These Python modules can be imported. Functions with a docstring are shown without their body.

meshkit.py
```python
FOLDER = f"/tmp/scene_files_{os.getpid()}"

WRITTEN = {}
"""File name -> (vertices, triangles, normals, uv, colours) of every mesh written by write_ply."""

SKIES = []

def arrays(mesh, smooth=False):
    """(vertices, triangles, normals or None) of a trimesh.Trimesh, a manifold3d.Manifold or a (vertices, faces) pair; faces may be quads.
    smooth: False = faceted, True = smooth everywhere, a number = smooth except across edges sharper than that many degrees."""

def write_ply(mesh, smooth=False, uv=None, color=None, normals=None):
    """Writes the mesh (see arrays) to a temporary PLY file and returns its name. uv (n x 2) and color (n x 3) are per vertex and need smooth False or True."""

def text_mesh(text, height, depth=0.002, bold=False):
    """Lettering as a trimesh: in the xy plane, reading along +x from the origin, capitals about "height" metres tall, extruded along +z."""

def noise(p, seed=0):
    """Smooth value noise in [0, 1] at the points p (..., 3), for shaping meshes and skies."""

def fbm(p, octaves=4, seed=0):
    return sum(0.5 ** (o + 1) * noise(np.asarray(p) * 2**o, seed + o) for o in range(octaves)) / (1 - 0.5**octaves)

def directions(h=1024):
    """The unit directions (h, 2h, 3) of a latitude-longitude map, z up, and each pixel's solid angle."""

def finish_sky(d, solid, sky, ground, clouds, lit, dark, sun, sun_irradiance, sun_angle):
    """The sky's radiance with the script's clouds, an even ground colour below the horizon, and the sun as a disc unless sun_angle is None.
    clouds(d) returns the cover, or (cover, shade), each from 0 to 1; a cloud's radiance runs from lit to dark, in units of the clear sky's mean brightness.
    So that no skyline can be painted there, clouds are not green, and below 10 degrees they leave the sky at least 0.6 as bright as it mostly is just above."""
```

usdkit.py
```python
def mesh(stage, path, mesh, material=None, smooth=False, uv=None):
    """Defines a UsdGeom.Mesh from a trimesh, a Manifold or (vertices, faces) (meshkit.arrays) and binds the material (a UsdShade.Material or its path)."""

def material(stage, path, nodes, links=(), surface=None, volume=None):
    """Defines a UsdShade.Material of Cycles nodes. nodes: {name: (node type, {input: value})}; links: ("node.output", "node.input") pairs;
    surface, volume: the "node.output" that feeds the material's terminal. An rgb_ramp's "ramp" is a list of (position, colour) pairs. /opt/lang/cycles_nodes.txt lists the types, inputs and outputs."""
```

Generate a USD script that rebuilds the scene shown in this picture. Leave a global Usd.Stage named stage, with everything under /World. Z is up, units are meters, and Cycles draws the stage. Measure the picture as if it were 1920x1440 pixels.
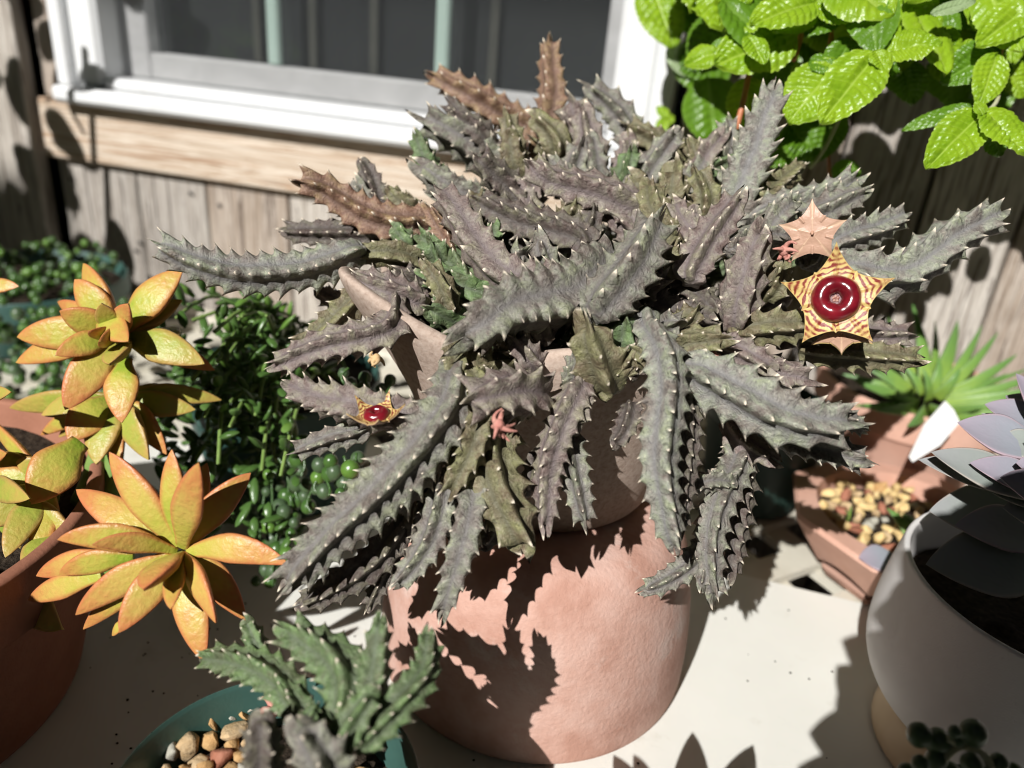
import math, numpy as np, trimesh, usdkit, meshkit
from scipy.interpolate import CubicSpline
from scipy.spatial import ConvexHull
from shapely.geometry import Polygon, box as sbox
from shapely import affinity
from pxr import Usd, UsdGeom, UsdLux, UsdShade, Gf, Sdf, Vt

# ------------------------------------------------------------------ stage, camera, sky, sun
stage = Usd.Stage.CreateInMemory()
UsdGeom.SetStageUpAxis(stage, "Z"); UsdGeom.SetStageMetersPerUnit(stage, 1.0)
UsdGeom.Xform.Define(stage, "/World"); UsdGeom.Scope.Define(stage, "/World/Looks")
PITCH, ROLL, YAW, FPX, CAMH = math.radians(24.8), math.radians(5.2), math.radians(14.1), 1450.0, 0.315
V = np.array
fw = V([-math.sin(YAW) * math.cos(PITCH), math.cos(YAW) * math.cos(PITCH), -math.sin(PITCH)])
r0 = V([math.cos(YAW), math.sin(YAW), 0.0]); u0 = np.cross(r0, fw)
RT = r0 * math.cos(ROLL) + u0 * math.sin(ROLL); UP = -r0 * math.sin(ROLL) + u0 * math.cos(ROLL)
EYE = V([0, 0, CAMH])
cam = UsdGeom.Camera.Define(stage, "/World/camera")
cam.AddTransformOp().Set(Gf.Matrix4d(*RT, 0, *UP, 0, *(-fw), 0, *EYE, 1))
cam.CreateFocalLengthAttr(26.0); cam.CreateHorizontalApertureAttr(26.0 * 1920 / FPX); cam.CreateVerticalApertureAttr(26.0 * 1440 / FPX)
cam.CreateClippingRangeAttr(Gf.Vec2f(0.01, 500.0))
cam.CreateFStopAttr(6.0); cam.CreateFocusDistanceAttr(0.315)
cam.CreateExposureAttr(0.36)
SUN_AZ, SUN_EL = math.radians(14.0), math.radians(38.0)     # the light travels towards +y, turned SUN_AZ to the right
SUND = V([-math.sin(SUN_AZ) * math.cos(SUN_EL), -math.cos(SUN_AZ) * math.cos(SUN_EL), math.sin(SUN_EL)])
sun = UsdLux.DistantLight.Define(stage, "/World/sun")
sun.CreateIntensityAttr(1.25); sun.CreateAngleAttr(0.5); sun.CreateColorAttr(Gf.Vec3f(1.0, 0.975, 0.94)); sun.CreateNormalizeAttr(True)
zax = SUND; xax = np.cross(V([0, 0, 1.0]), zax); xax /= np.linalg.norm(xax); yax = np.cross(zax, xax)
sun.AddTransformOp().Set(Gf.Matrix4d(*xax, 0, *yax, 0, *zax, 0, 0, 0, 5, 1))
sky = UsdLux.DomeLight.Define(stage, "/World/sky")
skym = usdkit.material(stage, "/World/Looks/sky_air", {
    "s": ("sky_texture", {"sky_type": "single_scattering", "aerosol_density": 0.5, "sun_disc": False, "sun_elevation": SUN_EL, "sun_rotation": math.atan2(SUND[0], SUND[1])}),
    "b": ("background_shader", {"strength": 0.05})}, [("s.color", "b.color")], surface="b.background")
UsdShade.MaterialBindingAPI.Apply(sky.GetPrim()).Bind(skym)
sky.GetPrim().SetCustomDataByKey("kind", "structure")

# ------------------------------------------------------------------ helpers
def ray(px, py): return fw + RT * (px - 960) / FPX - UP * (py - 720) / FPX
def at(px, py, d): return EYE + ray(px, py) * d                    # the point at that distance in front of the lens
def atz(px, py, z): r = ray(px, py); return EYE + r * ((z - CAMH) / r[2])
def aty(px, py, y): r = ray(px, py); return EYE + r * (y / r[1])
def nrm(v): v = np.asarray(v, float); return v / max(np.linalg.norm(v), 1e-12)
def pxm(d): return d / FPX                                          # metres per photo pixel at that distance
counts = {}
def numbered(parent, name):
    k = (parent, name); n = counts.get(k, 0); counts[k] = n + 1
    return name if n == 0 else f"{name}_{n:03d}"
def cd(p, **kw):
    for k, v in kw.items():
        if v: p.SetCustomDataByKey(k, v)
    return p
def thing(name, label=None, cat=None, group=None, kind=None):
    x = UsdGeom.Xform.Define(stage, "/World/" + numbered("", name))
    return cd(x.GetPrim(), label=label, category=cat, group=group, kind=kind)
def sub(parent, name, label=None):
    path = str(parent.GetPath())
    return cd(UsdGeom.Xform.Define(stage, path + "/" + numbered(path, name)).GetPrim(), label=label)
def part(parent, name, mesh, mat, smooth=True, attrs=None, label=None, kind=None):
    path = str(parent.GetPath()) if parent is not None else "/World"
    m = usdkit.mesh(stage, path + "/" + numbered(path if parent is not None else "", name), mesh, mat, smooth=smooth)
    api = UsdGeom.PrimvarsAPI(m)
    for k, a in (attrs or {}).items():
        a = np.asarray(a, np.float32)
        if a.ndim == 2:
            api.CreatePrimvar(k, Sdf.ValueTypeNames.Color3fArray, "vertex").Set(Vt.Vec3fArray.FromNumpy(a))
        else:
            api.CreatePrimvar(k, Sdf.ValueTypeNames.FloatArray, "vertex").Set(Vt.FloatArray.FromNumpy(a))
    return cd(m.GetPrim(), label=label, kind=kind)
def grid_faces(n, m, closed):
    i, j = np.meshgrid(np.arange(n - 1), np.arange(m if closed else m - 1), indexing="ij")
    a = i * m + j; b = i * m + (j + 1) % m; c = (i + 1) * m + (j + 1) % m; d = (i + 1) * m + j
    return np.stack([a, b, c, d], -1).reshape(-1, 4)
def tri(f): return np.vstack([f[:, [0, 1, 2]], f[:, [0, 2, 3]]])
def bez(B, M, T, s):
    s = s[:, None]; return (1 - s) ** 2 * B + 2 * s * (1 - s) * M + s * s * T
def sm(x): x = np.clip(x, 0, 1); return x * x * (3 - 2 * x)
def bevel_box(x0, x1, y0, y1, z0, z1, b=0.001):
    import manifold3d as m3
    pts = []
    for sx in (0, 1):
        for sy in (0, 1):
            for sz in (0, 1):
                p = V([(x0, x1)[sx], (y0, y1)[sy], (z0, z1)[sz]]); s = V([1 - 2 * sx, 1 - 2 * sy, 1 - 2 * sz])
                for k in range(3):
                    q = p + s * b; q[k] = p[k]; pts.append(q)
    pts = V(pts); h = ConvexHull(pts); return hull_mesh(pts)
def hull_mesh(pts):
    pts = np.asarray(pts, float); h = ConvexHull(pts)
    m = trimesh.Trimesh(pts, h.simplices, process=False)
    c = pts.mean(0); n = np.cross(pts[h.simplices[:, 1]] - pts[h.simplices[:, 0]], pts[h.simplices[:, 2]] - pts[h.simplices[:, 0]])
    flip = ((pts[h.simplices].mean(1) - c) * n).sum(1) < 0
    f = h.simplices.copy(); f[flip] = f[flip][:, ::-1]
    used = np.unique(f); mp = np.zeros(len(pts), int); mp[used] = np.arange(len(used))
    return pts[used], mp[f]
def tube(pts, rad, n=8, k=4):
    pts = np.asarray(pts, float)
    if len(pts) > 2:
        t = np.r_[0, np.cumsum(np.linalg.norm(np.diff(pts, axis=0), axis=1))]
        tt = np.linspace(0, t[-1], k * (len(pts) - 1) + 1); pts = CubicSpline(t, pts)(tt)
        rad = np.interp(tt, np.linspace(0, t[-1], np.size(rad)), np.atleast_1d(rad)) if np.size(rad) > 1 else np.full(len(tt), rad)
    else: rad = np.full(len(pts), rad) if np.size(rad) == 1 else np.asarray(rad)
    C, T, A, Bn = frames(pts)
    a = np.arange(n) / n * 2 * np.pi
    v = C[:, None] + rad[:, None, None] * (np.cos(a)[None, :, None] * A[:, None] + np.sin(a)[None, :, None] * Bn[:, None])
    v = v.reshape(-1, 3); f = tri(grid_faces(len(C), n, True))
    v = np.vstack([v, C[0], C[-1]]); o = len(v) - 2; L = (len(C) - 1) * n
    caps = [[o, (j + 1) % n, j] for j in range(n)] + [[o + 1, L + j, L + (j + 1) % n] for j in range(n)]
    return v, np.vstack([f, caps])
def frames(P, up=None):
    T = np.gradient(P, axis=0); T /= np.linalg.norm(T, axis=1, keepdims=True)
    a = V([0.3, 0.2, 1.0]) if up is None else np.asarray(up, float)
    A = np.zeros_like(P)
    a = a - T[0] * (a @ T[0])
    if np.linalg.norm(a) < 1e-6: a = np.cross(T[0], V([1, 0.3, 0]))
    for i in range(len(P)):
        a = a - T[i] * (a @ T[i]); a /= np.linalg.norm(a); A[i] = a
    return P, T, A, np.cross(T, A)
def lathe(profile, n=96, center=(0, 0), warp=None):
    """closed profile (r, z) list turned about a vertical axis"""
    pr = np.asarray(profile, float); a = np.arange(n) / n * 2 * np.pi
    r = np.repeat(pr[:, 0][:, None], n, 1); z = np.repeat(pr[:, 1][:, None], n, 1)
    if warp is not None: r, z = warp(r, z, a[None, :])
    v = np.stack([center[0] + r * np.cos(a), center[1] + r * np.sin(a), z], -1).reshape(-1, 3)
    f = tri(grid_faces(len(pr), n, True)[:, ::-1])
    return trimesh.Trimesh(v, f, process=False)
def smooth_profile(pts, k=6):
    """rounds a profile by Chaikin corner cutting"""
    p = np.asarray(pts, float)
    for _ in range(3):
        q = [p[0]]
        for a, b in zip(p[:-1], p[1:]): q += [a * .75 + b * .25, a * .25 + b * .75]
        p = V(q + [p[-1]])
    return p
def join(ms):
    vs, fs, o = [], [], 0
    for v, f in ms:
        vs.append(v); fs.append(np.asarray(f) + o); o += len(v)
    return np.vstack(vs), np.vstack(fs)
def ico(c, r, sub_=2, sq=(1, 1, 1), seed=None, amp=0.0, R=None):
    m = trimesh.creation.icosphere(sub_); v = np.array(m.vertices)
    if seed is not None: v = v * (1 + amp * (meshkit.noise(v * 1.6 + seed * 7.3, seed)[:, None] - .5))
    v = v * V(sq) * r
    if R is not None: v = v @ R.T
    return v + c, np.array(m.faces)
def basis_to(axis, hint=(0, 0, 1)):
    z = nrm(axis); x = np.cross(hint, z)
    if np.linalg.norm(x) < 1e-5: x = np.cross((1, 0.1, 0), z)
    x = nrm(x); return np.stack([x, np.cross(z, x), z], 1)

# ------------------------------------------------------------------ materials
def MAT(name, nodes, links, surface="p.BSDF"): return usdkit.material(stage, "/World/Looks/" + name, nodes, links, surface=surface)
def noisy(name, ramp, scale=60, stretch=(1, 1, 1), detail=5, rough=0.6, spec=0.4, bump=0.0005, bscale=None, bstretch=None, extra=None, distortion=0.0, ramp2=None, scale2=8, coat=0.0, sss=0.0):
    n = {"g": ("geometry", {}), "m": ("mapping", {"scale": stretch}),
         "n": ("noise_texture", {"scale": scale, "detail": detail, "roughness": 0.62, "distortion": distortion}),
         "r": ("rgb_ramp", {"ramp": ramp}),
         "m2": ("mapping", {"scale": bstretch or stretch}), "n2": ("noise_texture", {"scale": bscale or scale * 3, "detail": 4, "roughness": 0.6}),
         "b": ("bump", {"distance": bump, "strength": 1.0}),
         "p": ("principled_bsdf", {"roughness": rough, "specular_ior_level": spec, "coat_weight": coat, "coat_roughness": 0.2})}
    l = [("g.position", "m.vector"), ("m.vector", "n.vector"), ("n.fac", "r.fac"), ("g.position", "m2.vector"), ("m2.vector", "n2.vector"),
         ("n2.fac", "b.height"), ("b.normal", "p.normal")]
    if ramp2:
        n["n3"] = ("noise_texture", {"scale": scale2, "detail": 6, "roughness": 0.65}); n["r3"] = ("rgb_ramp", {"ramp": ramp2[0]})
        n["mx"] = ("mix_color", {"blend_type": "mix", "b": ramp2[1]})
        l += [("g.position", "n3.vector"), ("n3.fac", "r3.fac"), ("r3.color", "sep.color"), ("sep.r", "mx.fac"), ("r.color", "mx.a"), ("mx.result", "p.base_color")]
        n["sep"] = ("separate_color", {"color_type": "rgb"})
    else: l.append(("r.color", "p.base_color"))
    return MAT(name, n, l)
def wood(name, dark, mid, light, vertical):
    st = (34, 34, 1.6) if vertical else (1.6, 34, 34)
    return noisy(name, [(0.30, dark), (0.42, mid), (0.55, light), (0.62, dark), (0.70, mid), (0.85, light)], scale=6.0, stretch=st, detail=5, rough=0.85, spec=0.15, bump=0.003,
                 bscale=9, bstretch=st, distortion=0.6, ramp2=([(0.50, (0, 0, 0)), (0.72, (0.55, 0.55, 0.55))], tuple(c * .62 for c in mid)), scale2=9)
WOOD = [wood("weathered_wood_grey", (.085, .07, .06), (.31, .275, .24), (.47, .435, .395), True),
        wood("weathered_wood_brown", (.10, .07, .052), (.33, .265, .21), (.46, .40, .345), True),
        wood("weathered_wood_pale", (.13, .105, .09), (.38, .34, .295), (.54, .50, .45), True)]
WOODH = noisy("weathered_wood_trim", [(0.30, (.20, .135, .09)), (0.42, (.40, .27, .18)), (0.48, (.64, .57, .48)), (0.54, (.36, .25, .165)), (0.60, (.66, .59, .50)), (0.68, (.38, .27, .18)), (0.8, (.6, .5, .4))], scale=3.2, stretch=(1.0, 52, 52), detail=4, rough=.85, spec=.15, bump=.0016, bscale=6, bstretch=(1.2, 30, 30), distortion=1.1)
terra = noisy("terracotta", [(0.36, (.42, .235, .18)), (0.5, (.50, .305, .245)), (0.66, (.56, .375, .315))], scale=32, rough=0.8, spec=0.2, bump=0.0005, bscale=420,
              ramp2=([(0.56, (0, 0, 0)), (0.70, (.7, .7, .7))], (.60, .50, .45)), scale2=30)
terra_dark = noisy("terracotta_damp", [(0.3, (.24, .10, .06)), (0.7, (.34, .155, .10))], scale=22, rough=0.75, spec=0.25, bump=0.0003, bscale=400)
terra_pale = noisy("terracotta_pale", [(0.3, (.48, .27, .20)), (0.7, (.58, .36, .28))], scale=22, rough=0.8, spec=0.2, bump=0.0003, bscale=400)
clay = noisy("speckled_clay", [(0.25, (.30, .22, .175)), (0.5, (.43, .335, .275)), (0.75, (.50, .41, .345))], scale=420, rough=0.85, spec=0.2, bump=0.0003, bscale=900)
cream = noisy("cream_plastic", [(0.3, (.65, .645, .595)), (0.7, (.71, .705, .655))], scale=9, rough=0.42, spec=0.4, bump=0.00006, bscale=120,
              ramp2=([(0.60, (0, 0, 0)), (0.74, (.32, .32, .32))], (.38, .34, .26)), scale2=27)
cream_old = noisy("weathered_cream_plastic", [(0.3, (.48, .45, .37)), (0.7, (.60, .575, .49))], scale=18, rough=0.6, spec=0.3, bump=0.0002, bscale=200)
white = noisy("white_vinyl", [(0.3, (.66, .67, .68)), (0.7, (.71, .72, .725))], scale=5, rough=0.35, spec=0.45, bump=0.00003, bscale=60, ramp2=([(0.55, (0, 0, 0)), (0.75, (.30, .30, .30))], (.45, .42, .36)), scale2=30)
white_rail = noisy("white_vinyl_dull", [(0.35, (.50, .50, .50)), (0.65, (.60, .60, .60))], scale=14, stretch=(1, 1, 2), rough=0.5, spec=0.3, bump=0.0001, bscale=60, distortion=1.5)
mint_bar = noisy("pale_green_bar", [(0.3, (.42, .56, .50)), (0.7, (.48, .62, .55))], scale=20, rough=0.5, spec=0.3, bump=0.00002)
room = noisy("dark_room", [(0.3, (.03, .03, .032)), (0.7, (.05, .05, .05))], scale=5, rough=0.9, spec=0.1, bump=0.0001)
blind = noisy("tan_blind", [(0.3, (.10, .095, .08)), (0.7, (.13, .12, .10))], scale=20, rough=0.8, spec=0.1, bump=0.0001)
glass = MAT("window_glass", {"f": ("fresnel", {"IOR": 1.5}), "t": ("transparent_bsdf", {"color": (.93, .95, .95)}), "gl": ("glossy_bsdf", {"color": (1, 1, 1), "roughness": 0.01}), "x": ("mix_closure", {})},
            [("f.fac", "x.fac"), ("t.BSDF", "x.closure1"), ("gl.BSDF", "x.closure2")], "x.closure")
screen = MAT("insect_screen", {"t": ("transparent_bsdf", {}), "d": ("diffuse_bsdf", {"color": (.07, .075, .077)}), "x": ("mix_closure", {"fac": 0.30})},
             [("t.BSDF", "x.closure1"), ("d.BSDF", "x.closure2")], "x.closure")
soil = noisy("potting_soil", [(0.35, (.015, .011, .008)), (0.7, (.06, .045, .032))], scale=300, rough=0.95, spec=0.1, bump=0.002, bscale=500)
green_plastic = noisy("green_plastic", [(0.3, (.032, .080, .068)), (0.7, (.045, .105, .088))], scale=40, rough=0.42, spec=0.45, bump=0.0001, bscale=700)
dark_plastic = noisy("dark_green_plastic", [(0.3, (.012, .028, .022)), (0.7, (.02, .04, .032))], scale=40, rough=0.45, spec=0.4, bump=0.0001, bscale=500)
ceramic = noisy("pale_ceramic", [(0.3, (.60, .585, .575)), (0.7, (.66, .645, .63))], scale=30, rough=0.55, spec=0.35, bump=0.00012, bscale=1200,
                ramp2=([(0.66, (0, 0, 0)), (0.75, (.3, .3, .3))], (.35, .32, .30)), scale2=90)
foot_mat = noisy("bare_clay_foot", [(0.3, (.55, .43, .28)), (0.7, (.62, .50, .35))], scale=30, rough=0.7, spec=0.2, bump=0.0001, bscale=600)
paving = noisy("concrete", [(0.3, (.16, .15, .14)), (0.7, (.26, .245, .225))], scale=3, rough=0.9, spec=0.2, bump=0.003, bscale=40)
tagm = noisy("white_tag", [(0.3, (.78, .78, .77)), (0.7, (.82, .82, .81))], scale=20, rough=0.4, spec=0.4, bump=0.00003)
STONES = [noisy("gravel_" + n, [(0.3, a), (0.7, b)], scale=240, rough=0.75, spec=0.25, bump=0.0006, bscale=700) for n, a, b in
          (("ochre", (.36, .20, .075), (.55, .36, .17)), ("tan", (.42, .28, .14), (.58, .44, .27)), ("rust", (.26, .095, .055), (.38, .17, .11)), ("grey", (.30, .29, .24), (.45, .43, .36)), ("yellow", (.55, .38, .15), (.68, .52, .27)))]

def stem_mat(name, a, b, c, groove, tipc=(.74, .65, .52)):
    return MAT(name, {
        "g": ("geometry", {}), "n": ("noise_texture", {"scale": 380, "detail": 8, "roughness": 0.72, "distortion": 1.4}), "r": ("rgb_ramp", {"ramp": [(0.38, a), (0.48, b), (0.56, b), (0.66, c)]}),
        "nl": ("noise_texture", {"scale": 140, "detail": 5, "roughness": 0.6, "distortion": 0.8}), "rl": ("rgb_ramp", {"ramp": [(0.36, (.70, .58, .56)), (0.45, (1.02, .93, .89)), (0.54, (1.10, 1.12, 1.0)), (0.66, (1.28, 1.36, 1.02))]}), "ml": ("mix_color", {"blend_type": "multiply", "fac": 1.0, "use_clamp": False}),
        "cr": ("attribute", {"attribute": "crest"}), "rc": ("rgb_ramp", {"ramp": [(0.0, (1, 1, 1)), (0.42, (.35, .35, .35)), (0.75, (0, 0, 0))]}), "sc": ("separate_color", {"color_type": "rgb"}),
        "mg": ("mix_color", {"blend_type": "mix", "b": groove}),
        "ti": ("attribute", {"attribute": "tip"}), "mt": ("mix_color", {"blend_type": "mix", "b": tipc}),
        "tr": ("rgb_ramp", {"ramp": [(0.0, (0, 0, 0)), (0.30, (.12, .12, .12)), (0.64, (1, 1, 1))]}), "st": ("separate_color", {"color_type": "rgb"}),
        "n2": ("noise_texture", {"scale": 800, "detail": 4}), "bm": ("bump", {"distance": 0.00025, "strength": 1.0}),
        "n3": ("noise_texture", {"scale": 260, "detail": 5, "roughness": 0.6, "distortion": 1.6}), "bm2": ("bump", {"distance": 0.0011, "strength": 1.0}),
        "p": ("principled_bsdf", {"roughness": 0.52, "specular_ior_level": 0.42})},
        [("g.position", "n.vector"), ("n.fac", "r.fac"), ("g.position", "nl.vector"), ("nl.fac", "rl.fac"), ("r.color", "ml.a"), ("rl.color", "ml.b"),
         ("cr.fac", "rc.fac"), ("rc.color", "sc.color"), ("sc.r", "mg.fac"), ("ml.result", "mg.a"), ("mg.result", "mt.a"),
         ("ti.fac", "tr.fac"), ("tr.color", "st.color"), ("st.r", "mt.fac"), ("mt.result", "p.base_color"),
         ("g.position", "n2.vector"), ("n2.fac", "bm.height"), ("g.position", "n3.vector"), ("n3.fac", "bm2.height"), ("bm.normal", "bm2.normal"), ("bm2.normal", "p.normal")])
SM = {"g": stem_mat("toothed_stem_grey", (0.083, 0.080, 0.069), (0.187, 0.184, 0.163), (0.340, 0.340, 0.280), (0.150, 0.139, 0.133)),
      "p": stem_mat("toothed_stem_purple", (0.094, 0.075, 0.069), (0.200, 0.171, 0.158), (0.340, 0.314, 0.267), (0.153, 0.123, 0.121)),
      "o": stem_mat("toothed_stem_olive", (0.077, 0.073, 0.040), (0.171, 0.158, 0.096), (0.294, 0.267, 0.187), (0.109, 0.102, 0.060)),
      "b": stem_mat("toothed_stem_brown", (0.121, 0.069, 0.048), (0.233, 0.150, 0.104), (0.346, 0.247, 0.180), (0.160, 0.099, 0.075)),
      "n": stem_mat("toothed_stem_green", (0.054, 0.085, 0.037), (0.113, 0.163, 0.080), (0.233, 0.267, 0.173), (0.099, 0.125, 0.074)),
      "d": stem_mat("toothed_stem_dark", (0.056, 0.048, 0.044), (0.115, 0.099, 0.089), (0.207, 0.187, 0.160), (0.080, 0.067, 0.061)),
      "s": stem_mat("toothed_stem_silvery", (0.099, 0.099, 0.091), (0.220, 0.225, 0.200), (0.367, 0.371, 0.314), (0.173, 0.168, 0.165))}

# ------------------------------------------------------------------ toothed succulent stem
PHI = V([-1, -.66, -.36, -.16, 0, .16, .36, .66])
def stem(ctrl, wid, ribs=5, roll=0.0, seed=0, pitch=None, slender=1.0, hard=1.0, basew=.72):
    """ctrl: points in space from base to tip; wid: full width over the teeth"""
    rng = np.random.default_rng(seed + 11)
    P = np.asarray(ctrl, float); t = np.r_[0, np.cumsum(np.linalg.norm(np.diff(P, axis=0), axis=1))]; L = t[-1]
    cs = CubicSpline(t, P, bc_type="natural") if len(P) > 2 else None
    pitch = ((pitch * .70) if pitch else wid * .40) * rng.uniform(.88, 1.2)
    nt = max(3, int(round(L / pitch))); n = nt * 12 + 1
    s = np.linspace(0, 1, n)
    C = cs(s * L) if cs is not None else P[0] + s[:, None] * (P[1] - P[0])
    wob = (meshkit.noise(np.stack([s * L * 34 + seed * 3.1, 0 * s, 0 * s], -1), seed)[:, None] - .5)
    C, T, A, Bn = frames(C, up=V([rng.normal(), rng.normal(), rng.normal() + 1.5]))
    wob2 = (meshkit.noise(np.stack([s * L * 30 + seed * 5.7, 0 * s + 9, 0 * s], -1), seed + 3)[:, None] - .5)
    C = C + (A * wob + Bn * wob2) * wid * .34 * sm(s / .1)[:, None]; C, T, A, Bn = frames(C, up=A[0])
    R = wid / 2 * (basew + (1 - basew) * sm(s / .22)) * (1 - .30 * sm((s - .5) / .5))
    dome = np.sqrt(np.clip(1 - np.clip((s - .90) / .10, 0, 1) ** 2, 0.0, 1))
    k = np.arange(ribs); ang = ((k[:, None] + PHI[None, :] / 2) * 2 * np.pi / ribs).ravel() + roll + 0
    phi = np.tile(PHI, ribs); rid = np.repeat(k, 8)
    tw = .25 * (rng.random() - .5)
    ph = s[:, None] * nt + .5 * (rid[None, :] % 2); ti = np.floor(ph).astype(int); tt = ph - ti
    amp = 0.50 + .80 * rng.random((ribs, nt + 2))[rid[None, :].repeat(n, 0), np.clip(ti, 0, nt + 1)]
    bulge = np.sqrt((phi[None, :] / .72) ** 2 + ((tt - .5) / .56) ** 2)
    cone = np.clip(1 - np.sqrt((phi[None, :] / .48) ** 2 + ((tt - .5) / .40) ** 2), 0, 1) ** 1.35
    tub = np.clip(1 - bulge, 0, 1)
    spine = np.clip(1 - np.sqrt((phi[None, :] / .165) ** 2 + ((tt - .5) / .09) ** 2), 0, 1)
    g, c = .52 * slender, .80 * slender
    Rr = R[:, None]; near = np.maximum(dome, .45 * sm((s - .9) / .05))[:, None]
    basefade = (.35 + .65 * sm(s / .14))[:, None]
    rad = Rr * dome[:, None] * (g + (c - g) * (1 - np.abs(phi[None, :])) ** 1.15 + .11 * tub ** .8) + Rr * near * basefade * hard * amp * (.22 * cone + .09 * spine)
    fwd = Rr * amp * basefade * ((.16 + .75 * sm((s - .80) / .2))[:, None] * cone + .10 * spine)
    a = ang[None, :] + tw * s[:, None] * 2
    v = C[:, None] + rad[..., None] * (np.cos(a)[..., None] * A[:, None] + np.sin(a)[..., None] * Bn[:, None]) + fwd[..., None] * T[:, None]
    v += (meshkit.noise(v * 150, seed) - .5)[..., None] * wid * .05 * nrm(A[0])
    m = ribs * 8
    v = v.reshape(-1, 3); f = tri(grid_faces(n, m, True))
    v = np.vstack([v, C[0] - T[0] * .001, C[-1] + T[-1] * R[-1] * .06]); o = len(v) - 2; Lr = (n - 1) * m
    caps = [[o, (j + 1) % m, j] for j in range(m)] + [[o + 1, Lr + j, Lr + (j + 1) % m] for j in range(m)]
    tip = np.r_[(spine * (s[:, None] > .05)).ravel(), 0, .1]; crest = np.r_[np.tile(1 - np.abs(phi), (n, 1)).ravel(), .3, .6]
    return (v, np.vstack([f, caps])), {"tip": tip, "crest": crest}

# ------------------------------------------------------------------ leaves
def fleshy(B, M, T, N, width, thick, prof="lance", n=22, m=14, channel=0.0, keel=0.0, bw=.3):
    s = np.linspace(0, 1, n) ** .9
    P, Tg, A, Sd = frames(bez(B, M, T, s), up=N)
    if prof == "lance": w = (bw + (1 - bw) * sm(s / .5)) * np.clip(1 - np.clip((s - .42) / .58, 0, 1) ** 1.9, 0, 1) ** .8
    elif prof == "obovate": w = (.32 + .68 * sm(s / .72)) * np.clip(1 - np.clip((s - .52) / .48, 0, 1) ** 1.8, 0, 1) ** .9
    elif prof == "aloe": w = (1 - s) ** .75 * (1 + .25 * s)
    else: w = np.sqrt(np.clip(1 - (2 * s - 1) ** 2, 0, 1))
    if prof == "lance": w = np.maximum(w, .02)
    th = (.5 + .5 * sm(s / .35)) * np.clip(1 - ((s - .35) / .65).clip(0) ** 2.2, .04, 1)
    a = np.arange(m) / m * 2 * np.pi; ca, sa = np.cos(a), np.sin(a)
    x = np.sign(ca) * np.abs(ca) ** .85
    up = np.where(sa > 0, sa * .75, sa * 1.1)
    y = up[None, :] * th[:, None] * thick / 2 + channel * (x[None, :] ** 2 - .3) * width * w[:, None] * .5 - keel * np.clip(-sa, 0, 1)[None, :] ** 4 * thick * .3
    v = P[:, None] + (x[None, :] * w[:, None] * width / 2)[..., None] * Sd[:, None] + y[..., None] * A[:, None]
    v = v.reshape(-1, 3); f = tri(grid_faces(n, m, True))
    v = np.vstack([v, P[0], P[-1] + Tg[-1] * width * .01]); o = len(v) - 2; L = (n - 1) * m
    caps = [[o, (j + 1) % m, j] for j in range(m)] + [[o + 1, L + j, L + (j + 1) % m] for j in range(m)]
    along = np.r_[np.repeat(s, m), 0, 1]; edge = np.r_[np.tile(np.abs(x), n), .2, 1]
    return (v, np.vstack([f, caps])), {"along": along, "edge": edge}
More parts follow.
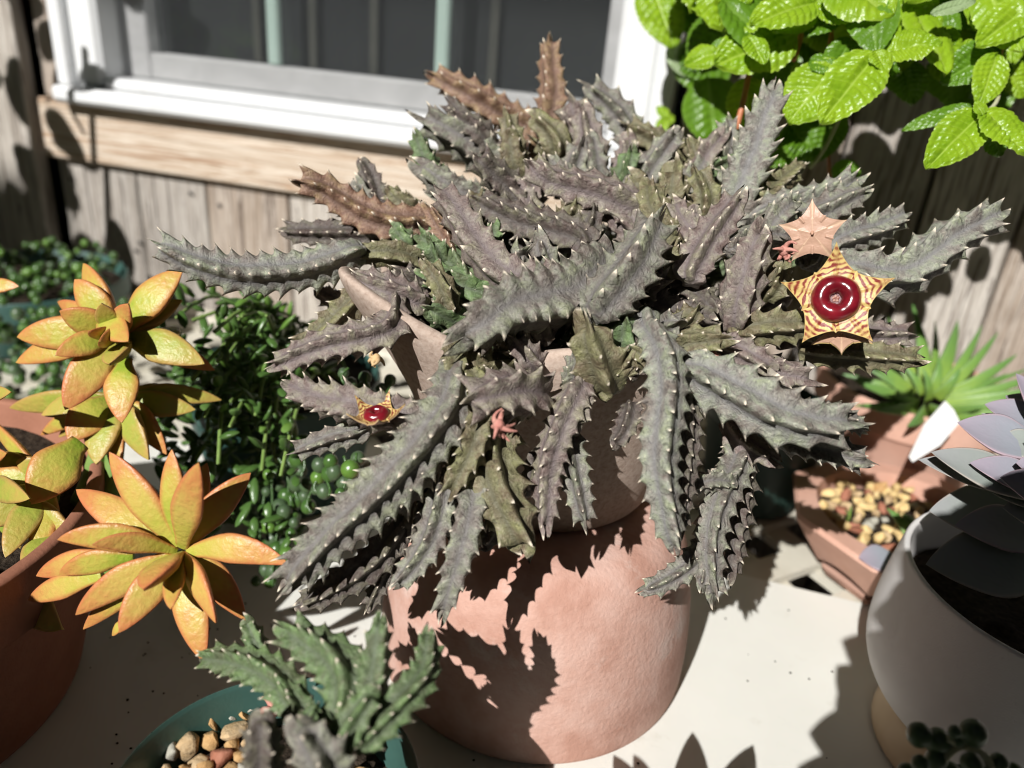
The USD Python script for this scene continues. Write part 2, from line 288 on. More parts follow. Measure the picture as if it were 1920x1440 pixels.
def leafy_mat(name, base, mid, tip, edgec, scale=120, rough=.35, spec=.5, trans=0.0, edge0=.72, bump=.00025, mott=None):
    n = {"al": ("attribute", {"attribute": "along"}), "g": ("geometry", {}), "n": ("noise_texture", {"scale": scale, "detail": 6, "roughness": .65}),
         "ad": ("math", {"math_type": "multiply_add", "value2": 1.3 if mott else .45, "value3": -.65 if mott else -.22}), "s": ("math", {"math_type": "add"}),
         "r": ("rgb_ramp", {"ramp": [(0.0, base), (0.5, mid), (1.0, tip)]}),
         "ed": ("attribute", {"attribute": "edge"}), "re": ("rgb_ramp", {"ramp": [(edge0, (0, 0, 0)), (1.0, (.85, .85, .85))]}), "se": ("separate_color", {"color_type": "rgb"}),
         "mx": ("mix_color", {"blend_type": "mix", "b": edgec}), "n2": ("noise_texture", {"scale": scale * 4, "detail": 3}), "b": ("bump", {"distance": bump}),
         "p": ("principled_bsdf", {"roughness": rough, "specular_ior_level": spec})}
    l = [("g.position", "n.vector"), ("n.fac", "ad.value1"), ("al.fac", "s.value1"), ("ad.value", "s.value2"), ("s.value", "r.fac"), ("ed.fac", "re.fac"), ("re.color", "se.color"),
         ("se.r", "mx.fac"), ("r.color", "mx.a"), ("mx.result", "p.base_color"), ("g.position", "n2.vector"), ("n2.fac", "b.height"), ("b.normal", "p.normal")]
    if trans:
        n["tl"] = ("translucent_bsdf", {}); n["x"] = ("mix_closure", {"fac": trans}); l += [("mx.result", "tl.color"), ("p.BSDF", "x.closure1"), ("tl.BSDF", "x.closure2")]
        return MAT(name, n, l, "x.closure")
    return MAT(name, n, l)
SED = [leafy_mat("golden_leaf_a", (.26, .36, .035), (.47, .42, .075), (.55, .25, .075), (.53, .17, .07), scale=105, rough=.42, spec=.4, trans=.12, bump=.0005, mott=1, edge0=.55),
       leafy_mat("golden_leaf_b", (.40, .41, .06), (.54, .40, .095), (.55, .22, .075), (.54, .15, .07), scale=105, rough=.42, spec=.4, trans=.12, bump=.0005, mott=1, edge0=.55),
       leafy_mat("golden_leaf_c", (.20, .28, .035), (.34, .37, .06), (.47, .33, .08), (.46, .25, .09), scale=105, rough=.42, spec=.4, trans=.12, bump=.0005, mott=1, edge0=.6)]
ECH = [leafy_mat("grey_lilac_leaf_a", (.18, .215, .21), (.235, .25, .285), (.28, .24, .29), (.42, .29, .33), scale=60, rough=.5, spec=.35, edge0=.85),
       leafy_mat("grey_lilac_leaf_b", (.18, .225, .19), (.23, .265, .235), (.26, .265, .27), (.40, .35, .31), scale=60, rough=.5, spec=.35, edge0=.85)]
ALO = leafy_mat("soft_green_leaf", (.26, .38, .06), (.15, .28, .06), (.10, .22, .06), (.20, .32, .13), scale=160, rough=.45, trans=.12)
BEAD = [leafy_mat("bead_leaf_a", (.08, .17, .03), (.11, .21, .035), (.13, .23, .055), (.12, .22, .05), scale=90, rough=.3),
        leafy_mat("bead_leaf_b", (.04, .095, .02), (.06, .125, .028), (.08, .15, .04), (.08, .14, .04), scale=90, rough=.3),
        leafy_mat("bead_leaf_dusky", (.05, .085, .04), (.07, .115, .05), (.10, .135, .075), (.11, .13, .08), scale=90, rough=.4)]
SHOOT = noisy("shoot_green", [(0.3, (.13, .22, .05)), (0.7, (.20, .30, .08))], scale=80, rough=.5, bump=.0002)
REDSTEM = noisy("shoot_red", [(0.3, (.42, .13, .06)), (0.7, (.52, .20, .10))], scale=80, rough=.45, bump=.0002)
PALESTEM = noisy("shoot_pale", [(0.3, (.38, .38, .22)), (0.7, (.48, .47, .32))], scale=80, rough=.6, bump=.0002)
MINT = [MAT("quilted_leaf_" + nm, {"al": ("attribute", {"attribute": "vein"}), "g": ("geometry", {}), "n": ("noise_texture", {"scale": 50, "detail": 4}), "r": ("rgb_ramp", {"ramp": [(0.3, a), (0.7, b)]}),
        "mx": ("mix_color", {"blend_type": "mix", "b": v}), "n2": ("noise_texture", {"scale": 700, "detail": 3}), "b": ("bump", {"distance": .0003}),
        "p": ("principled_bsdf", {"roughness": .3, "specular_ior_level": .5}), "tl": ("translucent_bsdf", {}), "x": ("mix_closure", {"fac": .32})},
        [("g.position", "n.vector"), ("n.fac", "r.fac"), ("r.color", "mx.a"), ("al.fac", "mx.fac"), ("mx.result", "p.base_color"), ("mx.result", "tl.color"), ("g.position", "n2.vector"), ("n2.fac", "b.height"),
         ("b.normal", "p.normal"), ("p.BSDF", "x.closure1"), ("tl.BSDF", "x.closure2")], "x.closure")
        for nm, a, b, v in (("lime", (.20, .36, .014), (.30, .46, .022), (.36, .50, .08)), ("green", (.09, .20, .012), (.13, .27, .018), (.18, .32, .05)), ("pale", (.30, .40, .20), (.36, .46, .26), (.42, .5, .32)))]
def quilted(B, T, width, N, cup=.25, fold=.35, droop=.12, seed=0, n=60, m=33):
    """a thin ovate leaf: scalloped margin, sunken side veins, raised cushions between them"""
    B, T = np.asarray(B, float), np.asarray(T, float); ax = T - B; L = np.linalg.norm(ax); ax = ax / L
    N = nrm(N - ax * (N @ ax)); S = np.cross(ax, N)
    s = np.linspace(0, 1, n)[:, None]; u = np.linspace(-1, 1, m)[None, :]
    w = (np.sin(np.pi * s ** .80) ** .62 + .02) * width / 2 * (1.0)
    sc = 1 + .055 * np.abs(np.sin(np.pi * s * 13 + seed)) * (np.abs(u) ** 4)
    nv = 9; q = (s * nv - np.abs(u) * 1.5); fr = q - np.floor(q)
    cush = np.sin(np.pi * fr) ** .6 * np.minimum(1, np.abs(u) * 5) * (1 - .4 * np.abs(u) ** 6) * (.55 + .45 * np.abs(np.sin(np.pi * (np.abs(u) * 3.2 + s * 1.5 + seed * .37))) ** .7)
    h = cush * width * .075 + fold * np.abs(u) * w * 1.0 - cup * (u * w) ** 2 / (width / 2) * 1.0 - droop * L * s ** 2 + (meshkit.noise(np.stack([s * 5 + 0 * u, u * 3 + 0 * s, 0 * s * u], -1) + seed, seed) - .5) * width * .10
    P = B + ax * (s * L)[..., None] + S * (u * w * sc)[..., None] + N * h[..., None]
    vein = np.clip(1 - fr / .10, 0, 1) * .6 + np.clip((.06 - np.abs(u)) / .06, 0, 1) + 0 * s + np.clip((np.abs(u) - .9) * 5, 0, .5)
    return (P.reshape(-1, 3), tri(grid_faces(n, m, False))), {"vein": np.clip(vein, 0, 1).ravel()}

# ------------------------------------------------------------------ the setting
YW = 0.716                                                           # face of the wooden wall
g = 60.0
gm = usdkit.mesh(stage, "/World/ground", (V([[-g, -g, -.74], [g, -g, -.74], [g, g, -.74], [-g, g, -.74]]), V([[0, 1, 2], [0, 2, 3]])), paving)
cd(gm.GetPrim(), kind="structure", label="grey concrete paving under the table", category="ground")

wall = thing("wooden_wall", "weathered grey wooden plank wall with a white window in it", "wall")
rngw = np.random.default_rng(5)
def plank(x0, x1, z0, z1, y=YW, m=None, name="plank", thick=.018):
    part(wall, name, bevel_box(x0, x1, y, y + thick, z0, z1, .0016), m or WOOD[int(rngw.integers(3))], smooth=False)
part(wall, "sheathing", bevel_box(-3.2, 2.6, YW + .085, YW + .10, -.74, 2.6), room, smooth=False)
WX0, WX1, WZ0, WZ1 = -.690, -.060, .204, 1.15                       # the window opening's outer frame
edges = [-.729, -.626, -.537, -.437, -.333, -.238, -.141, -.052]
for i, (a, b) in enumerate(zip(edges[:-1], edges[1:])):
    plank(a + .0012, b - .0012, -.72, .1405, YW + rngw.uniform(0, .003), WOOD[[0, 0, 1, 2, 0, 1, 0][i]])
part(wall, "trim_board", bevel_box(-.731, -.0535, YW - .010, YW + .014, .1415, .2035, .002), WOODH, smooth=False)
plank(-.731, WX0 - .001, .2045, 2.5, YW + .002, WOOD[1])
plank(-.865, -.744, -.72, 2.5, YW - .012, WOOD[2]); plank(-.968, -.867, -.72, 2.5, YW - .010, WOOD[0])
for k in range(16): plank(-1.07 - .1 * k, -.972 - .1 * k, -.72, 2.5, YW + rngw.uniform(-.004, .004))
x = -.0525
for k in range(26):
    w_ = rngw.uniform(.062, .094); plank(x + .0015, x + w_ - .0015, -.72, 2.5, YW + rngw.uniform(-.002, .004), WOOD[[2, 1, 0][k % 3]]); x += w_
for k in range(7): plank(WX0 + .09 * k + .001, WX0 + .09 * (k + 1) - .001, WZ1 + .002, 2.5, YW + .002)
for (px, py) in ((133, 335), (357, 362), (412, 385), (255, 470), (1310, 232), (262, 455)):    # old nail heads
    c = aty(px, py, YW); part(wall, "nail", ico(c + V([0, -.0005, 0]), .0022, 1, (1, .4, 1)), room)
win = sub(wall, "window")
def wpart(name, x0, x1, y0, y1, z0, z1, m=white, b=.002): part(win, name, bevel_box(x0, x1, y0, y1, z0, z1, b), m, smooth=False)
F = .052
wpart("frame", WX0, WX0 + .016, YW - .020, YW + .06, WZ0 + .017, WZ1); wpart("frame", WX0 + .0165, WX0 + F, YW - .014, YW + .06, WZ0 + .017, WZ1, b=.005)
wpart("frame", WX1 - F, WX1 - .0165, YW - .014, YW + .06, WZ0 + .017, WZ1, b=.005); wpart("frame", WX1 - .016, WX1, YW - .020, YW + .06, WZ0 + .017, WZ1)
wpart("frame", WX0 + F + .0005, WX1 - F - .0005, YW - .012, YW + .06, WZ1 - F, WZ1)
wpart("sill", WX0 - .002, WX1 + .002, YW - .030, YW + .03, WZ0, WZ0 + .0165, b=.004)
wpart("sill", WX0 + F + .0005, WX1 - F - .0005, YW - .014, YW + .055, WZ0 + .017, WZ0 + .0275, b=.003)
ix0, ix1, iz0, iz1 = WX0 + F + .0005, WX1 - F - .0005, WZ0 + .028, WZ1 - F
wpart("sash", ix0, ix0 + .030, YW + .022, YW + .05, iz0, iz1, white_rail); wpart("sash", ix1 - .016, ix1, YW + .022, YW + .05, iz0, iz1, white_rail)
wpart("sash", ix0 + .0305, ix1 - .0165, YW + .022, YW + .05, iz0, iz0 + .026, white_rail)
part(win, "pane", bevel_box(ix0 + .031, ix1 - .017, YW + .038, YW + .042, iz0 + .0265, iz1, .0005), glass, smooth=False)
for px in (511, 829):
    c = aty(px, 60, YW + .03)[0]; wpart("glazing_bar", c - .0065, c + .0065, YW + .0285, YW + .0375, iz0 + .0265, iz1, mint_bar, .002)
for px in (487, 590, 703, 925): c = aty(px, 110, YW + .07)[0]; wpart("blind_slat", c - .0045, c + .0045, YW + .066, YW + .069, iz0 - .02, iz1 - .3, blind, .0008)
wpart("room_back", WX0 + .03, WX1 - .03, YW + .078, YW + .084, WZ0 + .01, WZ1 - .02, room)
v = V([[ix0 + .001, YW + .0145, iz0], [ix1 - .001, YW + .0145, iz0], [ix1 - .001, YW + .0145, iz1], [ix0 + .001, YW + .0145, iz1]])
part(win, "insect_screen", (v, V([[0, 1, 2], [0, 2, 3]])), screen, smooth=False)

table = thing("garden_table", "weathered cream plastic garden table with a diamond lattice top", "table")
TZ = -.007
reg = sbox(-1.05, .36, .62, .682)
reg = sbox(-1.05, .36, .36, .682)
for sgn, z in ((1, TZ), (-1, TZ - .0062)):
    for k in range(-30, 31):
        c0 = k * .068
        strip = affinity.translate(affinity.rotate(sbox(-1.2, -.0105, 1.2, .0105), 45 * sgn, origin=(0, 0)), c0 - .3, .5)
        p = strip.intersection(reg)
        if p.is_empty or p.area < 2e-5 or p.geom_type != "Polygon": continue
        m = trimesh.creation.extrude_polygon(p, .006, engine="earcut"); m.apply_translation([0, 0, z - .006])
        part(table, "lattice_strip", m, cream_old, smooth=False)
part(table, "rail", bevel_box(-1.10, .42, .6825, .712, TZ - .03, TZ + .002, .003), cream_old, smooth=False)
part(table, "rail", bevel_box(-1.10, .42, -.32, -.29, TZ - .03, TZ, .003), cream_old, smooth=False)
part(table, "rail", bevel_box(-1.10, -1.051, -.289, .682, TZ - .03, TZ, .003), cream_old, smooth=False)
part(table, "rail", bevel_box(.361, .42, -.289, .682, TZ - .03, TZ, .003), cream_old, smooth=False)
part(table, "crossbar", bevel_box(-1.05, .36, .33, .359, TZ - .03, TZ - .001, .003), cream_old, smooth=False)
part(table, "crossbar", bevel_box(-1.05, .36, .02, .05, TZ - .03, TZ - .001, .003), cream_old, smooth=False)
for x in (-1.07, .39):
    for y in (-.30, .69): part(table, "leg", bevel_box(x - .02, x + .02, y - .012, y + .012, -.739, TZ - .031, .003), cream_old, smooth=False)
board = thing("plastic_board", "smooth cream plastic board lying flat under the front pots", "board")
part(board, "panel", bevel_box(-.62, .34, -.27, .4445, -.0065, 0, .0015), cream, smooth=False)

# ------------------------------------------------------------------ pots
def pot_profile(rb, rt, z0, z1, wall_=.005, lip=None, soil_z=None, foot=.0):
    """outer wall up, over the lip, down inside to the floor"""
    o = [(0.0001, z0), (rb - .003, z0), (rb, z0 + .003)]
    if lip:
        lh, lp = lip
        o += [(rb + (rt - rb) * .5, z0 + (z1 - z0) * .5), (rt - lp, z1 - lh - .001), (rt - lp * .2, z1 - lh), (rt, z1 - lh + .002)]
    else: o += [(rb + (rt - rb) * .5, z0 + (z1 - z0) * .5)]
    o += [(rt, z1 - .0025), (rt - .001, z1 - .0006), (rt - wall_ * .5, z1), (rt - wall_ + .0008, z1 - .0006), (rt - wall_, z1 - .003), (rb - wall_ + .002, z0 + .01), (0.0001, z0 + .008)]
    return o
def soil_disc(owner, c, r, z, seed=0, amp=.004):
    rr = np.linspace(.0005, r, 16); a = np.arange(40) / 40 * 2 * np.pi
    v = np.stack([c[0] + rr[:, None] * np.cos(a), c[1] + rr[:, None] * np.sin(a), 0 * a + 0 * rr[:, None]], -1).reshape(-1, 3)
    v[:, 2] = z + amp * (meshkit.fbm(v * 120 + seed, 3, seed) - .5)
    part(owner, "soil", (v, tri(grid_faces(16, 40, True))[:, ::-1]), soil)
def stone(owner, c, r, seed, m, sq=(1, 1, 1)):
    rng = np.random.default_rng(seed); p = rng.normal(size=(14, 3)); p /= np.linalg.norm(p, axis=1, keepdims=True); p *= rng.uniform(.72, 1.1, (14, 1)) * V(sq) * r
    R = trimesh.transformations.random_rotation_matrix(rng.random(3))[:3, :3]
    vv, ff = hull_mesh(p)
    mm = trimesh.Trimesh(vv, ff); mm = mm.subdivide(); q = np.array(mm.vertices); ctr = q.mean(0)
    q = ctr + (q - ctr) * (1 + .16 * (meshkit.noise(q / r * 1.7 + seed, seed)[:, None] - .5)); mm = trimesh.Trimesh(q, mm.faces); mm = trimesh.smoothing.filter_laplacian(mm, lamb=.25, iterations=1)
    part(owner, "stone", (np.array(mm.vertices) @ R.T + c, np.array(mm.faces)), m, smooth=50)

AX = V([-.068, .350])                                                # axis of the two stacked pots
stand = thing("terracotta_pot", "pink terracotta pot turned upside down as a stand under the big toothed succulent", "pot")
pr = smooth_profile([(.0001, .1), (.052, .1), (.070, .0995), (.083, .089), (.0915, .065), (.0965, .035), (.0975, .012), (.0970, 0.0005), (.091, 0.0005), (.089, .03), (.075, .085), (.03, .092), (.0001, .092)])
part(stand, "body", lathe(pr[::-1] * V([.862, 1.0]), 120, (-.0595, .3345)), terra)

upper = thing("clay_pot", "brown speckled clay pot with flared lobed rim holding the big toothed succulent", "pot")
LOBES = [(math.radians(166), .026, .34, .014), (math.radians(222), .030, .42, .024), (math.radians(290), .006, .35, .012), (math.radians(8), .022, .42, .002), (math.radians(90), .012, .5, .0)]
def lobed(r, z, a):
    h = np.clip((z - .145) / .05, 0, 1) ** 1.6; add, up = 0 * a, 0 * a
    for c, amp, wd, dz in LOBES:
        e_ = np.exp(-((np.angle(np.exp(1j * (a - c)))) / wd) ** 2); add = add + amp * e_; up = up + dz * e_
    return r + h * add * (r > .03), z + h * up * (r > .03)
pu = smooth_profile([(.0001, .1006), (.054, .1006), (.058, .104), (.0635, .125), (.0705, .155), (.077, .178), (.0795, .187), (.079, .1935), (.074, .1945), (.0705, .190), (.066, .17), (.056, .12), (.0001, .118)])
part(upper, "body", lathe(pu[::-1], 160, AX, lobed), clay)
soil_disc(upper, AX, .068, .180, 3, .008)

seg = lambda cx, cy, *a: None
lpot = thing("terracotta_pot", "plain terracotta pot at the left edge with golden stonecrop in it", "pot")
LP = V([-.345, .185])
part(lpot, "body", lathe(smooth_profile(pot_profile(.088, .110, 0.0005, .108, .007, (.03, .005)))[::-1], 96, LP), terra_dark)
soil_disc(lpot, LP, .101, .094, 4)

gpot = thing("plastic_pot", "green plastic pot of gravel at the bottom edge with a small toothed plant", "pot")
GP = V([-.1035, .1430])
part(gpot, "body", lathe(smooth_profile(pot_profile(.037, .0495, 0.0005, .09, .0022, (.012, .0012)))[::-1], 96, GP), green_plastic)
soil_disc(gpot, GP, .0455, .069, 5)

tpot = thing("plastic_pot", "green plastic pot against the wall holding beady trailing plant", "pot")
TP = V([-.635, .570])
part(tpot, "body", lathe(smooth_profile(pot_profile(.066, .088, TZ + .0025, .058, .003, (.02, .002)))[::-1], 80, TP), green_plastic)
soil_disc(tpot, TP, .083, .046, 6)
spot = thing("plastic_pot", "dark green plastic pot under the fleshy trailing plant, behind the golden stonecrop", "pot")
SPOT = V([-.268, .425])
part(spot, "body", lathe(smooth_profile(pot_profile(.050, .066, TZ + .0025, .088, .003, (.018, .0015)))[::-1], 80, SPOT), green_plastic)
soil_disc(spot, SPOT, .062, .080, 7)
apot = thing("terracotta_pot", "round terracotta pot under the pale green spiky rosette", "pot")
AP = V([.172, .632])
part(apot, "body", lathe(smooth_profile(pot_profile(.052, .074, TZ + .0025, .086, .006, (.024, .003)))[::-1], 80, AP), terra_pale)
soil_disc(apot, AP, .066, .076, 8)
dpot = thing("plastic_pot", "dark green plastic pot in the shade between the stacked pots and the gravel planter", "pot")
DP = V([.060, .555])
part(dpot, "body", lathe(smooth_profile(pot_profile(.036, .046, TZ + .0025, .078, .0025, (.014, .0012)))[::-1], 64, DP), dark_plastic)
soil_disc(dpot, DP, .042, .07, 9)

plan = thing("terracotta_planter", "faceted terracotta planter filled with yellow gravel", "planter")
PC = V([.1525, .489]); PZ = .044
import manifold3d as m3
def octagon(z0, r0_, z1, r1_):
    a = np.arange(8) / 8 * 2 * np.pi + math.radians(22.5) ; k = 1 / math.cos(math.pi / 8)
    return np.vstack([np.c_[PC[0] + r0_ * k * np.cos(a), PC[1] + r0_ * k * np.sin(a), 0 * a + z0], np.c_[PC[0] + r1_ * k * np.cos(a), PC[1] + r1_ * k * np.sin(a), 0 * a + z1]])
def mani(vf): return m3.Manifold(m3.Mesh(np.asarray(vf[0], np.float32), np.asarray(vf[1], np.uint32)))
outer = mani(hull_mesh(np.vstack([octagon(TZ + .0025, .040, PZ - .003, .0705)[:], octagon(PZ - .003, .0705, PZ, .0690)[8:]])))
hole = m3.Manifold.cylinder(.06, .052, .0585, 72).translate([PC[0], PC[1], PZ - .042])
part(plan, "body", outer - hole, terra_pale, smooth=32)
soil_disc(plan, PC, .055, PZ - .014, 10)
rg = np.random.default_rng(21)
placed = []
for k in range(900):
    a_, rr_ = rg.random() * 2 * np.pi, .053 * math.sqrt(rg.random()); q = PC + rr_ * V([math.cos(a_), math.sin(a_)])
    if all(np.hypot(*(q - p_)) > .0072 for p_ in placed): placed.append(q)
for k, q in enumerate(placed):
    stone(plan, V([q[0], q[1], PZ - .010 + rg.uniform(-.0015, .003)]), rg.uniform(.0052, .0078), 300 + k, STONES[[4, 4, 4, 1, 0, 2, 4, 3, 4, 1][k % 10]], (1, .75, .6))
wpot = thing("ceramic_pot", "round pale grey ceramic pot on a bare clay foot with a grey rosette in it", "pot")
WP = V([.1765, .340])
part(wpot, "body", lathe(smooth_profile([(.0001, .0195), (.030, .0195), (.046, .023), (.0605, .034), (.0685, .050), (.0695, .068), (.0680, .086), (.0655, .1045), (.0648, .1070), (.0628, .1070), (.0617, .1055), (.063, .085), (.060, .055), (.05, .035), (.0001, .028)])[::-1], 120, WP), ceramic)
part(wpot, "foot", lathe(smooth_profile([(.0001, .0005), (.050, .0005), (.0535, .002), (.0525, .010), (.0465, .0225), (.03, .0235), (.0001, .0235)])[::-1], 96, WP), foot_mat)
soil_disc(wpot, WP, .0605, .084, 11)
bpot = thing("plastic_pot", "dark green pot in the bottom right corner holding a bead sprig", "pot")
BP = at(1960, 1560, .245)[:2]
part(bpot, "body", lathe(smooth_profile(pot_profile(.034, .042, 0.0005, .078, .0022, (.012, .0012)))[::-1], 72, BP), dark_plastic)
soil_disc(bpot, BP, .039, .072, 12)

DARKW = noisy('dark_stained_wood', [(0.3, (.05, .04, .03)), (0.7, (.10, .08, .06))], scale=6, stretch=(30, 30, 1.5), rough=.85, spec=.15, bump=.001)
# the garden round the table: a porch roof over the wall, fences beside it and behind the camera
porch = thing("porch_roof", "brown boarded porch roof above the wooden wall", "roof")
for k in range(20): part(porch, "board", bevel_box(-1.9, 1.9, -2.1 + .14 * k, -2.1 + .14 * k + .136, 2.66, 2.682, .002), WOOD[1], smooth=False)
for x in (-1.84, 1.84): part(porch, "post", bevel_box(x - .05, x + .05, -2.1, -2.0, -.739, 2.659, .004), WOOD[0], smooth=False)
fence = thing("garden_fence", "dark stained board fence behind and beside the table", "fence")
for k in range(28):
    a = k * .15 - 2.1
    part(fence, "board", bevel_box(a, a + .145, -3.02, -3.0, -.739, 2.46 if -1.75 < a < .3 else 3.1, .002), DARKW, smooth=False)
for sx in (-1.97, 1.97):
    for k in range(24): part(fence, "board", bevel_box(sx - .01, sx + .01, -3.0 + k * .155, -3.0 + k * .155 + .15, -.739, 2.655, .002), DARKW, smooth=False)

rc = np.random.default_rng(91)
crumbs = []
for k in range(95):
    q = atz(rc.uniform(180, 1560), rc.uniform(1130, 1440), 0) if k % 3 else atz(rc.uniform(120, 760), rc.uniform(1150, 1440), 0)
    if np.hypot(*(q[:2] - V([-.056, .341]))) > .09 and np.hypot(*(q[:2] - GP)) > .042: crumbs.append(ico(V([q[0], q[1], .0004]), rc.uniform(.0003, .0008), 1, (1, .8, .6), k, .5))
m_ = part(None, "soil_crumbs", join(crumbs), soil, label="dark specks of soil scattered on the cream board", kind="stuff"); m_.SetCustomDataByKey("category", "soil")

# ------------------------------------------------------------------ the big toothed succulent
big = thing("toothed_succulent", "large grey purple toothed succulent with striped star flowers spilling over the stacked pots", "succulent")
DO = .012
def S(owner, pts, w, mat="g", ribs=5, roll=0.0, **k):
    """pts: (pixel x, pixel y, metres in front of the lens) base to tip; w: width in photo pixels"""
    Q = [at(x, y, d + DO) for x, y, d in pts]
    dm = np.mean([d for *_, d in pts]) + DO
    S.n += 1
    vf, at_ = stem(Q, w * .89 * pxm(dm), ribs, roll, S.n, **k)
    part(owner, "stem", vf, SM[mat], True, at_)
S.n = 0
rng_b = np.random.default_rng(404)
B = big
# the back row, against the window
S(B, [(1003, 345, .42), (1018, 215, .43), (1036, 76, .435)], 74, "b", 4, .5, pitch=.0125)
S(B, [(1030, 250, .45), (920, 200, .445), (812, 142, .44)], 74, "b", 5, .3)
S(B, [(1112, 350, .41), (1100, 255, .405), (1082, 186, .40)], 88, "p", 5, .2)
S(B, [(1200, 310, .425), (1165, 220, .425), (1108, 163, .42)], 76, "g", 5, .9)
S(B, [(985, 320, .41), (885, 262, .405), (796, 222, .40)], 100, "g", 5, .1)
S(B, [(960, 395, .39), (870, 352, .38), (790, 318, .375)], 86, "g", 5, .8)
S(B, [(985, 330, .40), (900, 250, .41), (846, 190, .41)], 60, "d", 5, .8)
S(B, [(985, 415, .375), (955, 350, .37), (905, 295, .36)], 82, "d", 5, .4)
S(B, [(1245, 425, .352), (1125, 375, .348), (1000, 300, .345)], 96, "p", 4, .4)
S(B, [(1165, 420, .385), (1225, 325, .385), (1272, 258, .385)], 80, "g", 5, .7)
S(B, [(1260, 430, .375), (1300, 340, .385), (1330, 285, .39)], 72, "g", 5, .2)
S(B, [(1235, 440, .36), (1265, 370, .36), (1268, 320, .36)], 100, "o", 5, .9)
S(B, [(1180, 440, .365), (1215, 385, .37), (1190, 335, .37)], 90, "o", 5, .5)
S(B, [(1300, 330, .42), (1220, 265, .42), (1180, 235, .42)], 70, "o", 5, .5)
S(B, [(1365, 445, .36), (1402, 305, .36), (1447, 166, .36)], 118, "s", 4, .55, pitch=.0105)
S(B, [(1315, 430, .35), (1325, 375, .35), (1310, 320, .35)], 70, "o", 5, .2)
S(B, [(1210, 470, .35), (1185, 420, .35), (1130, 385, .352)], 92, "p", 5, .3)
S(B, [(1280, 470, .34), (1240, 420, .34), (1225, 350, .345)], 88, "o", 5, .6)
S(B, [(1330, 480, .335), (1285, 440, .335), (1260, 390, .34)], 84, "p", 5, .1)
S(B, [(1420, 480, .33), (1440, 430, .33), (1480, 390, .335)], 80, "g", 5, .5)
S(B, [(1260, 520, .315), (1245, 480, .315), (1265, 440, .318)], 80, "o", 5, .8)
S(B, [(1000, 470, .36), (930, 440, .365), (860, 420, .37)], 84, "d", 5, .2)
S(B, [(1120, 330, .40), (1060, 290, .41), (1010, 262, .415)], 78, "o", 5, .2)
S(B, [(920, 420, .38), (870, 400, .385), (815, 372, .39)], 80, "g", 5, .6)
# the right side
S(B, [(1295, 530, .31), (1335, 455, .315), (1375, 375, .32)], 92, "p", 5, .3, hard=.7)
S(B, [(1405, 420, .355), (1490, 385, .355), (1602, 330, .355)], 84, "s", 5, .4)
S(B, [(1470, 420, .34), (1540, 400, .345), (1618, 368, .35)], 76, "g", 5, .8)
S(B, [(1420, 400, .36), (1455, 350, .37), (1500, 305, .375)], 62, "o", 5, .5)
S(B, [(1550, 470, .335), (1625, 435, .34), (1696, 402, .345)], 80, "s", 5, .1)
S(B, [(1555, 520, .31), (1660, 505, .31), (1770, 470, .312), (1884, 410, .315)], 112, "s", 5, .2)
S(B, [(1365, 612, .31), (1450, 612, .305), (1530, 612, .31)], 86, "o", 5, .6)
S(B, [(1500, 655, .32), (1610, 665, .315), (1715, 668, .315)], 74, "o", 5, .5)
S(B, [(1520, 625, .335), (1620, 630, .335), (1700, 632, .335)], 70, "p", 5, .1)
S(B, [(1330, 640, .325), (1410, 680, .315), (1520, 710, .31)], 96, "p", 5, .4)
S(B, [(1278, 690, .283), (1390, 742, .275), (1500, 775, .272), (1585, 775, .272)], 140, "s", 5, .05, pitch=.0105)
S(B, [(1545, 765, .278), (1590, 782, .28), (1622, 800, .282)], 52, "g", 5, .3)
S(B, [(1450, 800, .305), (1530, 820, .303), (1625, 850, .30)], 84, "g", 5, .55)
S(B, [(1345, 640, .30), (1390, 660, .295), (1440, 690, .29)], 74, "p", 5, .1)
S(B, [(1380, 610, .31), (1392, 530, .305), (1422, 438, .305)], 104, "p", 5, .5)
S(B, [(1365, 470, .31), (1410, 440, .32), (1475, 440, .325)], 66, "g", 5, .5, hard=.25)
S(B, [(1190, 545, .32), (1250, 590, .315), (1340, 600, .315)], 90, "d", 5, .1)
S(B, [(1240, 500, .325), (1290, 540, .32), (1330, 575, .31)], 80, "d", 5, .7)
# hanging at the right
S(B, [(1210, 590, .285), (1240, 700, .272), (1238, 860, .266), (1264, 1016, .268)], 98, "s", 4, .45, pitch=.0092)
S(B, [(1265, 660, .295), (1290, 760, .285), (1283, 900, .28), (1278, 1000, .28)], 66, "d", 5, .3)
S(B, [(1400, 800, .325), (1385, 880, .315), (1345, 960, .305), (1342, 1112, .30)], 84, "g", 5, .2)
S(B, [(1345, 1000, .305), (1290, 1070, .30), (1212, 1102, .295)], 62, "g", 5, .5)
S(B, [(1375, 900, .305), (1330, 895, .30), (1275, 912, .297)], 54, "g", 5, .1)
S(B, [(1385, 830, .33), (1375, 950, .325), (1368, 1075, .315)], 84, "d", 5, .2)
S(B, [(1370, 790, .32), (1400, 840, .315), (1440, 868, .31)], 74, "p", 5, .8)
S(B, [(1350, 1050, .305), (1325, 1075, .30), (1318, 1100, .297)], 44, "g", 5, .8)
